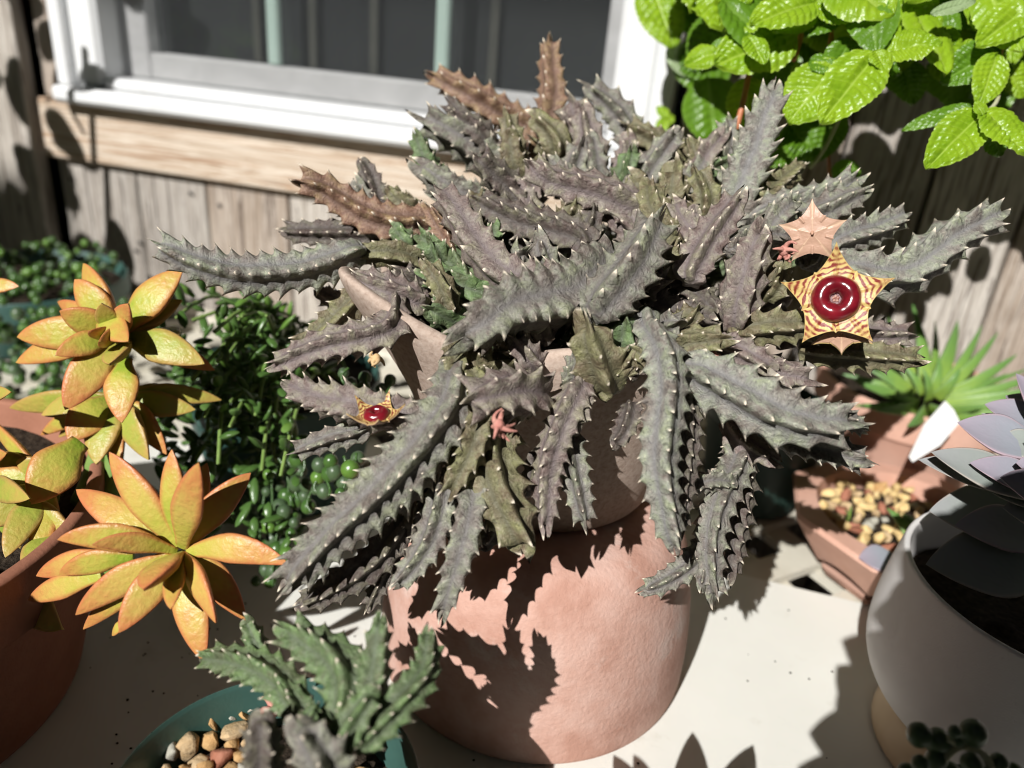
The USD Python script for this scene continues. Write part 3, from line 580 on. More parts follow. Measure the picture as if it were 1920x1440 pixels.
# the middle
S(B, [(1135, 480, .305), (1060, 535, .288), (980, 590, .276), (866, 622, .268)], 165, "g", 4, .78, pitch=.0092)
S(B, [(1112, 590, .276), (1165, 520, .282), (1232, 428, .292)], 124, "g", 4, .8, pitch=.0085)
S(B, [(1100, 505, .318), (980, 510, .315), (885, 445, .322), (822, 366, .335)], 104, "p", 4, .5, pitch=.011)
S(B, [(1105, 470, .335), (1000, 420, .345), (895, 372, .35)], 96, "d", 5, .1)
S(B, [(1150, 400, .36), (1080, 345, .37), (1030, 300, .375)], 70, "g", 5, .6)
S(B, [(1125, 730, .288), (1112, 665, .276), (1105, 612, .272)], 122, "o", 5, .2)
S(B, [(1150, 690, .292), (1165, 640, .286), (1158, 602, .282)], 104, "n", 5, .7)
# the left side
S(B, [(860, 440, .375), (700, 400, .362), (560, 350, .355)], 88, "b", 5, .2, pitch=.011)
S(B, [(720, 400, .385), (700, 350, .385), (676, 305, .385)], 54, "d", 5, .1)
S(B, [(680, 472, .34), (560, 496, .33), (430, 494, .322), (304, 446, .315)], 92, "s", 4, .8, pitch=.010)
S(B, [(800, 500, .35), (740, 475, .345), (672, 470, .343)], 74, "o", 5, .4, hard=.5)
S(B, [(740, 440, .37), (640, 435, .37), (535, 425, .372)], 68, "d", 5, .5)
S(B, [(870, 530, .33), (838, 455, .34), (806, 388, .345)], 62, "b", 5, .3)
S(B, [(900, 590, .33), (850, 500, .335), (790, 440, .345)], 84, "n", 5, .2)
S(B, [(960, 560, .33), (880, 540, .325), (800, 510, .325)], 92, "n", 5, .7)
S(B, [(840, 600, .315), (830, 545, .31), (800, 500, .31)], 66, "o", 5, .1)
S(B, [(800, 570, .315), (735, 545, .31), (668, 522, .312)], 86, "p", 5, .1, hard=1.1)
S(B, [(738, 560, .305), (730, 625, .295), (640, 655, .29), (520, 694, .29)], 84, "p", 5, .5)
S(B, [(700, 540, .34), (635, 590, .335), (556, 648, .33)], 72, "o", 5, .2)
S(B, [(815, 790, .272), (700, 785, .275), (612, 760, .278), (540, 716, .28)], 104, "p", 4, .4, pitch=.0085)
S(B, [(690, 800, .29), (610, 815, .288), (550, 838, .287)], 62, "g", 5, .2)
S(B, [(862, 690, .277), (808, 790, .266), (695, 915, .262), (538, 1084, .262)], 130, "g", 5, .62, pitch=.0088)
S(B, [(866, 620, .280), (850, 720, .272), (828, 850, .270)], 80, "o", 5, .3)
S(B, [(880, 700, .275), (882, 800, .267), (842, 920, .265)], 92, "o", 5, .8)
S(B, [(850, 800, .272), (790, 880, .268), (748, 965, .268)], 82, "d", 4, .4)
S(B, [(770, 960, .285), (690, 1065, .28), (572, 1140, .278)], 84, "d", 5, .3)
S(B, [(760, 1000, .292), (725, 1075, .288), (690, 1136, .286)], 52, "d", 5, .7)
S(B, [(840, 880, .278), (820, 990, .27), (738, 1086, .268)], 80, "g", 5, .4)
S(B, [(890, 860, .274), (880, 1000, .265), (840, 1150, .262)], 88, "g", 4, .4, pitch=.0085)
S(B, [(800, 900, .28), (790, 960, .28), (780, 1010, .28)], 66, "d", 5, .4)
S(B, [(935, 770, .284), (945, 900, .274), (985, 1016, .27)], 132, "o", 5, .3)
S(B, [(905, 760, .29), (900, 850, .282), (930, 980, .276)], 90, "o", 5, .6)
S(B, [(1100, 690, .286), (1050, 780, .275), (1018, 880, .272), (1012, 985, .272)], 78, "p", 4, .4)
S(B, [(1050, 770, .288), (1068, 870, .28), (1090, 978, .278)], 74, "g", 5, .6)
S(B, [(1010, 745, .285), (950, 735, .268), (880, 752, .256)], 128, "p", 5, .1, hard=1.2, pitch=.0095)
S(B, [(960, 690, .29), (900, 690, .28), (850, 700, .275)], 80, "o", 5, .5)
S(B, [(1090, 720, .285), (1095, 760, .28), (1080, 800, .275)], 70, "p", 5, .2)
S(B, [(1180, 620, .29), (1200, 660, .284), (1190, 700, .282)], 60, "d", 5, .2)
for (px, py, tx, ty, d, w, m) in ((960, 640, 905, 600, .285, 70, "o"), (1010, 640, 1000, 570, .292, 76, "d"), (1270, 430, 1310, 400, .34, 60, "p"), (1090, 440, 1110, 395, .345, 60, "d"), (760, 480, 742, 430, .36, 60, "n"), (905, 470, 930, 420, .35, 64, "n"),
        (1190, 520, 1225, 500, .30, 62, "d"), (1255, 610, 1300, 575, .305, 66, "o"), (1440, 560, 1470, 500, .315, 62, "o"), (1460, 640, 1500, 590, .325, 60, "d"), (1200, 480, 1240, 440, .33, 70, "p"), (870, 420, 905, 365, .37, 60, "o"), (1150, 330, 1175, 262, .40, 64, "p"), (1040, 420, 1075, 380, .355, 70, "o"),
        (1290, 480, 1320, 430, .325, 62, "o"), (930, 960, 905, 1020, .285, 60, "d"), (800, 1000, 770, 1080, .29, 58, "d"), (1010, 850, 990, 920, .288, 62, "d"), (870, 940, 850, 1010, .285, 56, "p"), (1395, 360, 1350, 330, .37, 56, "g"), (1505, 500, 1540, 470, .33, 58, "g"), (640, 560, 600, 545, .36, 50, "p")):
    S(B, [(px, py, d), ((px + tx) / 2 + 6, (py + ty) / 2 + 3, d - .003), (tx, ty, d - .004)], w, m, 5, rng_b.random())
for k in range(44):
    a_ = rng_b.uniform(0, 2 * np.pi); q_ = math.sqrt(rng_b.uniform(.05, 1)); px, py = 1085 + 360 * q_ * math.cos(a_), 470 + 200 * q_ * math.sin(a_)
    dv = nrm(V([px - 1085, (py - 640) * .9, 0]) + rng_b.normal(size=3) * 60)[:2]; l_ = rng_b.uniform(70, 125); d_ = .325 + .085 * (700 - py) / 430
    if py > 600 and px < 900: continue
    e_ = rng_b.normal() * 14
    S(B, [(px, py, d_ + .006), (px + dv[0] * l_ * .5 + e_, py + dv[1] * l_ * .5 + 6, d_ - .004), (px + dv[0] * l_, py + dv[1] * l_, d_ - .006)], rng_b.uniform(58, 78), "goppdnog"[k % 8], 5 - (k % 3 == 0), rng_b.random())
for (px, py, tx, ty, d, w, m) in ((1010, 690, 965, 640, .286, 70, "p"), (1150, 700, 1185, 655, .288, 66, "o"), (1060, 720, 1075, 665, .287, 60, "g"), (920, 690, 880, 640, .285, 62, "o"), (1180, 760, 1150, 830, .285, 58, "d"), (1320, 720, 1350, 690, .30, 64, "p"), (1225, 690, 1190, 660, .285, 56, "o")):
    S(B, [(px, py, d), ((px + tx) / 2 + 5, (py + ty) / 2 + 4, d - .005), (tx, ty, d - .007)], w, m, 5, rng_b.random())
# short inner stems that fill the pot
rf = np.random.default_rng(77)
for k in range(48):
    a_ = rf.random() * 2 * np.pi; rr_ = .062 * math.sqrt(rf.random())
    b0 = V([AX[0] + rr_ * math.cos(a_), AX[1] + rr_ * math.sin(a_), .176])
    out = V([math.cos(a_), math.sin(a_), 0]) * (rr_ / .06); L = rf.uniform(.04, .062)
    t0 = b0 + L * nrm(out * rf.uniform(.3, .9) + V([rf.normal() * .35, rf.normal() * .35, .75]))
    S.n += 1
    vf, at_ = stem([b0, (b0 + t0) / 2 + V([0, 0, .008]), t0], rf.uniform(.015, .019), 5, rf.random(), S.n)
    part(big, "stem", vf, SM["ndodgp"[k % 6]], True, at_)

# flowers
CORR = MAT("striped_petal", {"c": ("attribute", {"attribute": "paint"}), "g": ("geometry", {}), "n": ("noise_texture", {"scale": 900, "detail": 3}), "b": ("bump", {"distance": .0002}), "p": ("principled_bsdf", {"roughness": .42, "specular_ior_level": .45}),
           "t": ("translucent_bsdf", {}), "x": ("mix_closure", {"fac": .10})}, [("c.color", "p.base_color"), ("c.color", "t.color"), ("g.position", "n.vector"), ("n.fac", "b.height"), ("b.normal", "p.normal"), ("p.BSDF", "x.closure1"), ("t.BSDF", "x.closure2")], "x.closure")
RING = noisy("glossy_crimson", [(0.35, (.11, .005, .010)), (0.65, (.21, .010, .018))], scale=160, rough=.2, spec=.55, bump=.00008, bscale=500, coat=.25)
CORO = noisy("corona_rose", [(0.35, (.25, .08, .06)), (0.65, (.60, .42, .34))], scale=900, rough=.5, bump=.0002)
PINKS = noisy("stalk_pink", [(0.3, (.40, .22, .15)), (0.7, (.50, .30, .20))], scale=200, rough=.6, bump=.0001)
def star_flower(c, axis, R, spin, cup=.10, parts="full", label=None, hint=(0, 0, 1)):
    Bm = basis_to(axis, hint)
    def put(v): return v @ Bm.T + c
    na, nr = 320, 96
    a = np.arange(na) / na * 2 * np.pi; rr = np.linspace(.0, 1, nr)
    al = (a - spin) * 5 / (2 * np.pi); f_ = np.abs(al - np.round(al)) * 2                       # 0 on a lobe's axis, 1 between two lobes
    vv_ = .62; th_ = np.minimum(f_, .999) * np.pi / 5; Vx, Vy = vv_ * math.cos(np.pi / 5), vv_ * math.sin(np.pi / 5)
    edge = Vy / ((1 - Vx) * np.sin(th_) + Vy * np.cos(th_)); edge = edge * (1 - .05 * np.sin(np.pi * f_)) + .06 * np.clip(1 - f_ / .10, 0, 1) ** 1.5 + .035 * np.clip(1 - (1 - f_) / .09, 0, 1)
    r = rr[:, None] * edge[None, :]
    x, y = r * np.cos(a), r * np.sin(a)
    z = cup * np.clip((r - .45) / .5, 0, 2) ** 2 - .35 * cup * np.clip((r - .88) / .2, 0, 2) + .035 * np.clip(1 - f_[None, :] * 6, 0, 1) * rr[:, None] * (r > .45) - .05 * np.clip(1 - (1 - f_[None, :]) * 5, 0, 1) * rr[:, None] * (r > .4)
    P = np.stack([x, y, z], -1) * R
    # the stripes are the flower's own marking: dashes across each lobe
    lobe = np.round(al) * 2 * np.pi / 5 + spin
    u = r * np.cos(a - lobe); w = r * np.sin(a - lobe)
    q = np.stack([u * 8, w * 8, 0 * u + np.round(al)[None, :] * 5.3], -1)
    ph = u * 60 + np.abs(w) * 6 + 9 * (meshkit.noise(q * .6, 3) - .5) + 3.0 * (meshkit.noise(q * 2.2, 9) - .5)
    dash = meshkit.noise(np.stack([np.floor(ph / (2 * np.pi)) * 3.7, w * 14, 0 * w + np.round(al)[None, :] * 3.1], -1), 5)
    st = np.clip((np.sin(ph) - .10 + .9 * (dash - .42)) * 3.0, 0, 1) * np.clip((r - .42) * 12, 0, 1) * np.clip((edge[None, :] - r) * 26, 0, 1)
    core = np.clip((.47 - r) * 20, 0, 1)[..., None]
    yel, red = V([.62, .46, .17]), V([.22, .03, .022])
    col = yel + st[..., None] * (red - yel); col = col + core * (V([.10, .006, .012]) - col)
    under = V([.50, .31, .22]) + .12 * np.clip(1 - f_[None, :, None] * 7, 0, 1) * V([1, 1, .6]) + 0 * r[..., None]
    Pb = P - V([0, 0, .0007]) - V([0, 0, .05]) * R * np.clip(1 - rr / .5, 0, 1)[:, None, None]
    vt, vb = put(P.reshape(-1, 3)), put(Pb.reshape(-1, 3)); f = tri(grid_faces(nr, na, True)); o = len(vt); L = (nr - 1) * na
    rim = tri(V([[L + j, o + L + j, o + L + (j + 1) % na, L + (j + 1) % na] for j in range(na)]))
    fl = sub(big, "flower", label)
    part(fl, "petals", (np.vstack([vt, vb]), np.vstack([f, f[:, ::-1] + o, rim])), CORR, True, {"paint": np.vstack([col.reshape(-1, 3), under.reshape(-1, 3)])})
    t_ = np.linspace(0, np.pi * 2, 25)[:-1]; R0, r1 = .275 * R, .178 * R
    aa = np.arange(72) / 72 * 2 * np.pi
    r1 = r1 * (1 + .035 * np.sin(5 * (aa - spin)) + .025 * np.sin(3 * aa + 1))[None, :]
    tv = np.stack([(R0 + r1 * np.cos(t_)[:, None]) * np.cos(aa), (R0 + r1 * np.cos(t_)[:, None]) * np.sin(aa), np.maximum(r1 * 1.15 * np.sin(t_)[:, None], -.01 * R) + .008 * R + 0 * aa], -1)
    tf = tri(grid_faces(24, 72, True)); tf = np.vstack([tf, tri(V([[23 * 72 + j, 23 * 72 + (j + 1) % 72, (j + 1) % 72, j] for j in range(72)]))])[:, ::-1]
    part(fl, "ring", (put(tv.reshape(-1, 3)), tf), RING, True)
    cs = [ico(V([.042 * R * math.cos(k), .042 * R * math.sin(k), .0]), .030 * R, 2, (1, 1, .9)) for k in np.arange(5) * 2 * np.pi / 5 + spin]
    cs.append(ico(V([0, 0, .02 * R]), .022 * R, 2))
    cv, cf = join(cs); part(fl, "crown", (put(cv), cf), CORO, True)
    st0 = c - Bm[:, 2] * R * .03; part(fl, "stalk", tube([st0, st0 - Bm[:, 2] * R * .12, st0 - Bm[:, 2] * R * .15 - UP * .0006], V([.07, .06, .03]) * R, 8), PINKS)
toeye = lambda p: nrm(EYE - p)
c1 = at(1567, 560, .300); star_flower(c1, toeye(c1) * 1 + RT * .10 + UP * .14, 98 * pxm(.30), math.radians(90), .15, hint=UP, label="open striped yellow flower with crimson ring, facing the viewer")
c2 = at(1523, 437, .315); star_flower(c2, -toeye(c2) * 1 + UP * .05, 60 * pxm(.315), math.radians(90), .16, hint=UP, label="flower seen from its pink back")
c3 = at(1578, 632, .306); star_flower(c3, -UP * .8 - toeye(c3) * .5, 52 * pxm(.306), math.radians(-90), .08, hint=UP, label="pink backed flower tucked under the open one")
c4 = at(706, 778, .276); star_flower(c4, toeye(c4) * .48 + UP * .82 - RT * .12, 55 * pxm(.274), math.radians(20), .38, hint=toeye(c4), label="small striped flower half hidden among the left stems")
BUD = noisy("dry_bud_pink", [(0.3, (.42, .16, .13)), (0.7, (.58, .30, .24))], scale=300, rough=.7, bump=.0004)
STRAW = noisy("dry_straw", [(0.3, (.50, .33, .16)), (0.7, (.62, .46, .26))], scale=300, rough=.8, bump=.0002)
def bud(px, py, d, n, L, mat, seed):
    rng = np.random.default_rng(seed); c = at(px, py, d); ms = []
    for k in range(n):
        dv = nrm(rng.normal(size=3) - UP * .5); e = c + dv * L * rng.uniform(.5, 1)
        ms.append(tube([c, (c + e) / 2 + rng.normal(size=3) * L * .15, e], V([.0012, .0008, .0003]), 6))
    ms.append(ico(c, L * .28, 1, (1, 1, 1.2)))
    part(big, "dried_bud", join(ms), mat)
bud(935, 798, .262, 9, .0075, BUD, 1); bud(1470, 470, .30, 7, .007, BUD, 2); bud(1418, 455, .318, 5, .004, STRAW, 3); bud(706, 672, .288, 6, .006, STRAW, 4); bud(1345, 672, .30, 6, .006, BUD, 5); bud(1235, 360, .37, 5, .008, BUD, 6)

# ------------------------------------------------------------------ golden stonecrop
sed = thing("stonecrop_plant", "golden orange stonecrop with pointed fleshy leaf rosettes in the left terracotta pot", "succulent")
rs = np.random.default_rng(8)
def rosette(owner, cx, cy, d, leaves, mats, label=None, axis=None):
    """leaves: (tip x, tip y, width px, tip nearer by, bow px, base x, base y)"""
    ro = sub(owner, "rosette", label); c0 = at(cx, cy, d)
    for k, L in enumerate(leaves):
        tx, ty, w, near = L[:4]; bow = L[4] if len(L) > 4 else 0
        Bp = at(*(L[5:7] if len(L) > 6 else (cx + (tx - cx) * .06, cy + (ty - cy) * .06)), d + .004)
        Tp = at(tx, ty, d - near)
        ax = nrm(Tp - Bp); side = nrm(np.cross(ax, fw)); N = nrm(np.cross(side, ax)); N = N if N @ fw < 0 else -N
        roll = rs.uniform(-.5, .5); N = nrm(N * math.cos(roll) + np.cross(ax, N) * math.sin(roll))
        M = (Bp + Tp) / 2 + UP * bow * pxm(d) - fw * .10 * np.linalg.norm(Tp - Bp)
        ww = w * .93 * pxm(d)
        vf, a_ = fleshy(Bp, M, Tp, N, ww, ww * .42, "lance", channel=.10, keel=.6, bw=.42)
        part(ro, "leaf", vf, mats[(k * 2 + (k // 3)) % len(mats)], True, a_)
    return ro
S2, S1 = [SED[1], SED[0], SED[1]], [SED[0], SED[1], SED[0], SED[2]]
rosette(sed, 340, 1035, .285, [
    (205, 848, 74, .0, 12), (143, 918, 72, -.012, 10), (322, 843, 62, .004, 0), (388, 868, 60, -.012, 0), (470, 887, 66, -.004, 14), (540, 1058, 62, .004, 42),
    (68, 1080, 58, -.014, 20, 230, 1045), (108, 1012, 62, .006, 36), (460, 1163, 66, -.006, 40), (382, 1240, 74, .004, 10), (142, 1153, 66, .0, 24), (156, 1180, 54, -.008, 14),
    (110, 1078, 56, -.004, 20, 250, 1045), (224, 1186, 70, .008, 14), (404, 1168, 58, .014, 34), (173, 1022, 46, .016, 26), (320, 1142, 44, .018, 0), (372, 868, 66, .022, 0), (268, 1104, 76, .026, 12),
    (52, 1125, 54, -.02, 10, 190, 1080), (210, 1192, 22, -.006, 0, 235, 1160)], S2)
rosette(sed, 225, 628, .36, [
    (156, 494, 66, -.01, 6), (140, 524, 70, .0, 8), (342, 505, 78, -.004, 4), (341, 562, 66, -.014, 0), (108, 566, 52, -.02, 4), (332, 612, 60, -.02, 0, 290, 650),
    (32, 632, 72, .0, 10), (30, 680, 62, -.006, 12), (50, 665, 40, -.014, 6), (402, 694, 58, -.012, 14), (383, 682, 74, .002, 12), (122, 768, 78, .010, 6), (228, 792, 70, .008, 12, 235, 675), (112, 584, 68, .012, 4),
    (104, 666, 52, .016, 6), (204, 682, 58, .022, 0, 240, 640), (240, 570, 46, .016, 0), (190, 570, 50, .016, 0), (240, 640, 60, .02, 0, 190, 590), (165, 622, 36, .022, 0), (185, 640, 44, .024, 0)], S1)
rosette(sed, 215, 745, .375, [
    (78, 778, 62, .0, 12), (18, 765, 52, -.01, 6), (130, 828, 82, .014, 14), (312, 852, 60, .002, 30), (278, 862, 66, .01, 20), (366, 768, 56, -.006, 0), (352, 740, 54, -.014, 0), (76, 816, 40, -.012, 6), (110, 820, 36, -.014, 4), (415, 750, 46, -.018, 18), (180, 870, 76, .012, 8), (222, 880, 50, .006, 0)],
    [SED[2], SED[0], SED[2]])
rosette(sed, 95, 905, .34, [
    (30, 868, 56, .0, 16), (-30, 860, 60, -.01, 14), (60, 945, 96, .012, 10, 150, 830), (-40, 905, 60, .0, 10), (115, 1180, 84, .03, -50, 10, 985), (10, 1045, 60, .022, 10), (-20, 990, 70, .01, 10), (75, 1040, 60, .014, 8), (45, 1065, 64, .026, 10, 120, 985), (55, 935, 52, .03, 6, -20, 905), (140, 1010, 74, .008, 16, 30, 950), (-25, 780, 40, -.02, 6), (12, 850, 44, .01, 4, -40, 860), (20, 735, 40, .02, 4, -40, 750)], [SED[2], SED[0], SED[2]])
rosette(sed, -40, 545, .37, [(35, 537, 34, .0, 8), (-80, 500, 60, 0, 0), (-70, 600, 60, 0, 0)], [SED[0]])
for pts in ([(228, 650, .375), (205, 760, .385), (175, 880, .375), (150, 940, .36)], [(340, 1050, .295), (290, 1090, .315), (200, 1080, .33)], [(95, 920, .345), (90, 980, .35), (110, 1040, .345)], [(225, 760, .385), (215, 850, .38), (205, 960, .36)]):
    part(sed, "stalk", tube([at(*p_) for p_ in pts], .0042, 10), SHOOT)

# ------------------------------------------------------------------ bead and finger leaved trailers
def bead(owner, c, r, seed, m=None, sq=(1, 1, 1.08), R=None):
    v, f = ico(c, r, 2, sq, seed, .10, R); ax = np.clip((v - c) @ V([0, 0, 1]) / r * .5 + .5, 0, 1)
    part(owner, "bead", (v, f), m or BEAD[seed % 2], True, {"along": 1 - ax, "edge": 0 * ax})
def finger(owner, B_, dv, L, w, seed, m=None):
    dv = nrm(dv); N = nrm(V([0, 0, 1.0]) - dv * dv[2] + 1e-6)
    vf, a_ = fleshy(B_, B_ + dv * L * .5 + V([0, 0, L * .12]), B_ + dv * L, N, w, w * .75, "ell", n=10, m=8)
    part(owner, "leaf", vf, m or BEAD[seed % 2], True, a_)
tr = thing("trailing_plant", "fleshy finger leaved green trailing plant behind the golden stonecrop", "plant")
rt = np.random.default_rng(31)
def strand(owner, pts, r=.0011, m=SHOOT): part(owner, "strand", tube(pts, r, 6), m)
n_leaf = 0
for k in range(36):
    a_ = rt.uniform(-.4, 2 * np.pi - .4); rr = .045 * math.sqrt(rt.random()); b0 = V([SPOT[0] + rr * math.cos(a_), SPOT[1] + rr * math.sin(a_), .080])
    out = V([math.cos(a_), math.sin(a_), 0]); L = rt.uniform(.035, .075)
    p2 = at(rt.uniform(330, 545), rt.uniform(590, 900), rt.uniform(.385, .50)); p1 = (b0 + p2) / 2 + V([0, 0, rt.uniform(.015, .035)])
    strand(tr, [b0, p1, p2])
    for j in range(8):
        s_ = (j + 1.2) / 9; c_ = bez(b0, p1 * 2 - (b0 + p2) / 2, p2, V([s_]))[0]; dv = nrm(p2 - b0) * .6 + nrm(rt.normal(size=3) + V([0, -.2, .5])) * 1.0
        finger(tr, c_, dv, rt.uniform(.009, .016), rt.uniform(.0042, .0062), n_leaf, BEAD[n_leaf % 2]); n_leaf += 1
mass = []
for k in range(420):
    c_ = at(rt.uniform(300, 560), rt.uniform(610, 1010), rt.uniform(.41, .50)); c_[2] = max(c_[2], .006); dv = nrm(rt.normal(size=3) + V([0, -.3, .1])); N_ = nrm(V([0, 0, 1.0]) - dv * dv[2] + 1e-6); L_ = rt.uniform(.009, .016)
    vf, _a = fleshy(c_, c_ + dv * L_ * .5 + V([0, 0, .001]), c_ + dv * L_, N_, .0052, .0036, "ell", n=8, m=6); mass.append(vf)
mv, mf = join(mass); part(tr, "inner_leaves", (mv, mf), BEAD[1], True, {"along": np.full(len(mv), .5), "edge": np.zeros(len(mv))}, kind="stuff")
beads = thing("bead_plant", "string of round green beads hanging down the dark green pot's side", "plant")
nb = 0
for px, py, ln, d in ((505, 870, 230, .44), (525, 860, 200, .43), (490, 880, 150, .45), (560, 850, 90, .42), (600, 860, 70, .40), (640, 855, 80, .385), (670, 850, 60, .375), (620, 880, 50, .39), (730, 705, 50, .40), (655, 690, 60, .385), (690, 700, 50, .39), (470, 860, 190, .45), (545, 930, 160, .42), (580, 900, 60, .41), (515, 960, 140, .425)):
    pts = [at(px + rt.normal() * 6, py + ln * t_, d - .006 * t_) for t_ in (0, .35, .7, 1.0)]
    strand(beads, pts, .0007, BEAD[1])
    for j in range(max(3, int(ln / 20))):
        c_ = at(px + rt.normal() * 10, py + ln * (j + .5) / max(3, int(ln / 20)), d + rt.normal() * .004); bead(beads, c_, rt.uniform(.0026, .0046), nb, BEAD[[1, 2, 2, 1, 2, 0, 2][nb % 7]] if py > 800 else BEAD[2]); nb += 1
bt = thing("bead_plant", "dense beady green plant in the pot against the wall at the left", "plant")
for k in range(175):
    a_ = rt.random() * 2 * np.pi; rr = .080 * math.sqrt(rt.random()); c_ = V([TP[0] + rr * math.cos(a_), TP[1] + rr * math.sin(a_), .052 + rt.uniform(0, .022)])
    bead(bt, c_, rt.uniform(.0028, .0050), k, BEAD[[1, 0, 1, 2][k % 4]])
for k in range(120):
    c_ = at(rt.uniform(-40, 235), rt.uniform(560, 760), .665 + rt.normal() * .012 - .05 * rt.random()); bead(bt, c_, rt.uniform(.003, .0055), k, BEAD[[1, 1, 2, 0][k % 4]])
sp = thing("bead_plant", "sprig of dusky round beads in front of the ceramic pot, bottom right corner", "plant")
for px, py, r_ in ((1724, 1378, 23), (1758, 1390, 25), (1825, 1374, 25), (1790, 1372, 12), (1796, 1388, 13), (1755, 1425, 20), (1725, 1432, 16), (1872, 1430, 18), (1822, 1432, 20), (1700, 1448, 18), (1780, 1450, 22), (1845, 1455, 18), (1900, 1450, 20)):
    bead(sp, at(px, py, .235 + rt.normal() * .004), r_ * pxm(.235), int(px), BEAD[2], (1, 1, 1.05))
for pts in ([(1740, 1460), (1770, 1425), (1800, 1400), (1830, 1405), (1860, 1440)], [(1800, 1400), (1790, 1392), (1775, 1385)], [(1810, 1401), (1845, 1425), (1870, 1470)], [(1815, 1402), (1822, 1390), (1826, 1380)], [(1860, 1440), (1890, 1480), (1930, 1540)]):
    strand(sp, [at(x_, y_, .237) for x_, y_ in pts], .0011, PALESTEM)

# ---------- little toothed plant in the gravel pot
lil = thing("toothed_succulent", "small green toothed succulent in the gravel pot at the bottom edge", "succulent")
DO = .0
S(lil, [(575, 1365, .238), (540, 1290, .245), (470, 1240, .255), (388, 1226, .265)], 92, "n", 5, .3)
S(lil, [(640, 1370, .232), (655, 1300, .235), (610, 1235, .245), (540, 1185, .25)], 118, "n", 5, .2)
S(lil, [(590, 1400, .235), (560, 1330, .238), (530, 1280, .244)], 80, "n", 5, .6, hard=.5)
S(lil, [(640, 1400, .226), (700, 1325, .228), (715, 1250, .233), (722, 1166, .238)], 84, "n", 4, .4)
S(lil, [(660, 1395, .224), (740, 1320, .228), (795, 1260, .236), (808, 1190, .243)], 84, "n", 5, .7)
S(lil, [(640, 1395, .224), (660, 1360, .222), (700, 1300, .222)], 84, "n", 5, .2, hard=.5)
S(lil, [(490, 1470, .226), (495, 1410, .222), (500, 1345, .222)], 96, "d", 5, .3)
S(lil, [(620, 1490, .216), (600, 1430, .212), (560, 1375, .212)], 128, "g", 5, .1, pitch=.008)
S(lil, [(480, 1235, .26), (470, 1205, .262), (455, 1172, .264)], 54, "n", 5, .3)
S(lil, [(570, 1370, .232), (580, 1350, .228), (595, 1325, .226)], 44, "n", 5, .5)
for k, (px, py, r_, m_) in enumerate(((322, 1412, 24, 3), (352, 1400, 33, 1), (400, 1352, 27, 0), (396, 1388, 22, 0), (438, 1372, 32, 1), (414, 1420, 27, 2), (372, 1432, 22, 1), (384, 1440, 22, 0), (438, 1402, 22, 0), (456, 1340, 16, 0), (480, 1322, 22, 1), (505, 1312, 24, 1), (532, 1308, 18, 1), (470, 1330, 14, 3), (436, 1345, 10, 3), (432, 1445, 22, 0), (455, 1438, 14, 3), (470, 1395, 20, 1), (350, 1448, 20, 0), (310, 1450, 22, 1), (545, 1345, 20, 0), (455, 1420, 20, 0), (420, 1460, 24, 1), (480, 1360, 20, 0), (560, 1330, 18, 2), (680, 1440, 18, 0), (640, 1460, 20, 1))):
    c_ = atz(px, py, .077); stone(gpot, c_, r_ * .00019, 500 + k, STONES[m_], (1, .8, .9))
for k in range(40):
    a_ = rt.random() * 6.28; q = GP + .041 * math.sqrt(rt.random()) * V([math.cos(a_), math.sin(a_)]); stone(gpot, V([q[0], q[1], .0705]), rt.uniform(.003, .005), 600 + k, STONES[k % 3], (1, .8, .8))
dry = thing("dried_flower", "shrivelled red star shaped flower lying on the gravel of the green pot", "flower")
c_ = atz(515, 1335, .084); part(dry, "petals", join([tube([c_, c_ + .0035 * V([math.cos(a_), math.sin(a_), .5]), c_ + .0078 * V([math.cos(a_ + .2), math.sin(a_ + .2), .15])], V([.0017, .0014, .0005]), 6) for a_ in np.arange(5) * 1.2566]), BUD)

# ------------------------------------------------------------------ pale green spiky rosette, tag
alo = thing("spiky_plant", "pale green spiky rosette with tapering leaves in the terracotta pot by the wall", "succulent")
for k, (tx, ty, w, dd, bx, by) in enumerate(((1710, 566, 46, .03, 1735, 730), (1796, 600, 58, .035, 1750, 730), (1752, 600, 34, .05, 1745, 720), (1658, 585, 26, .05, 1710, 700), (1842, 608, 40, .02, 1765, 735), (1872, 622, 40, .01, 1770, 735), (1908, 664, 44, .0, 1775, 745), (1960, 700, 40, -.01, 1775, 755),
        (1965, 725, 40, -.02, 1775, 760), (1940, 745, 38, -.03, 1770, 770), (1945, 770, 34, -.035, 1760, 780), (1610, 660, 44, .0, 1710, 740), (1600, 715, 46, -.015, 1710, 755), (1575, 700, 40, .01, 1700, 740), (1640, 770, 52, -.035, 1720, 765), (1700, 800, 50, -.04, 1735, 770), (1600, 760, 40, -.025, 1705, 765), (1790, 780, 46, -.04, 1745, 770), (1690, 680, 30, .0, 1730, 740), (1760, 670, 40, .0, 1745, 740), (1800, 690, 40, -.01, 1755, 745), (1728, 610, 26, .04, 1738, 720), (1775, 640, 26, .03, 1750, 725), (1820, 640, 28, .02, 1758, 735), (1890, 700, 30, .0, 1770, 748), (1930, 690, 26, .005, 1772, 745), (1650, 640, 26, .02, 1718, 735), (1625, 690, 28, .0, 1710, 745), (1660, 740, 34, -.02, 1722, 758), (1730, 690, 30, -.01, 1740, 750), (1850, 760, 32, -.03, 1762, 772), (1880, 785, 30, -.035, 1762, 780))):
    d0 = .575; Bp, Tp = at(bx, by, d0), at(tx, ty, d0 + dd); ax = nrm(Tp - Bp); side = nrm(np.cross(ax, fw)); N = nrm(np.cross(side, ax)); N = N if N @ fw < 0 else -N
    vf, a_ = fleshy(Bp, (Bp + Tp) / 2 - fw * .008, Tp, N, w * pxm(d0) * .64, w * pxm(d0) * .32, "aloe", channel=.25, n=18, m=10)
    part(alo, "leaf", vf, ALO, True, a_)
tag_ = thing("plant_label", "white plastic plant label stuck in the spiky rosette's pot", "plant label")
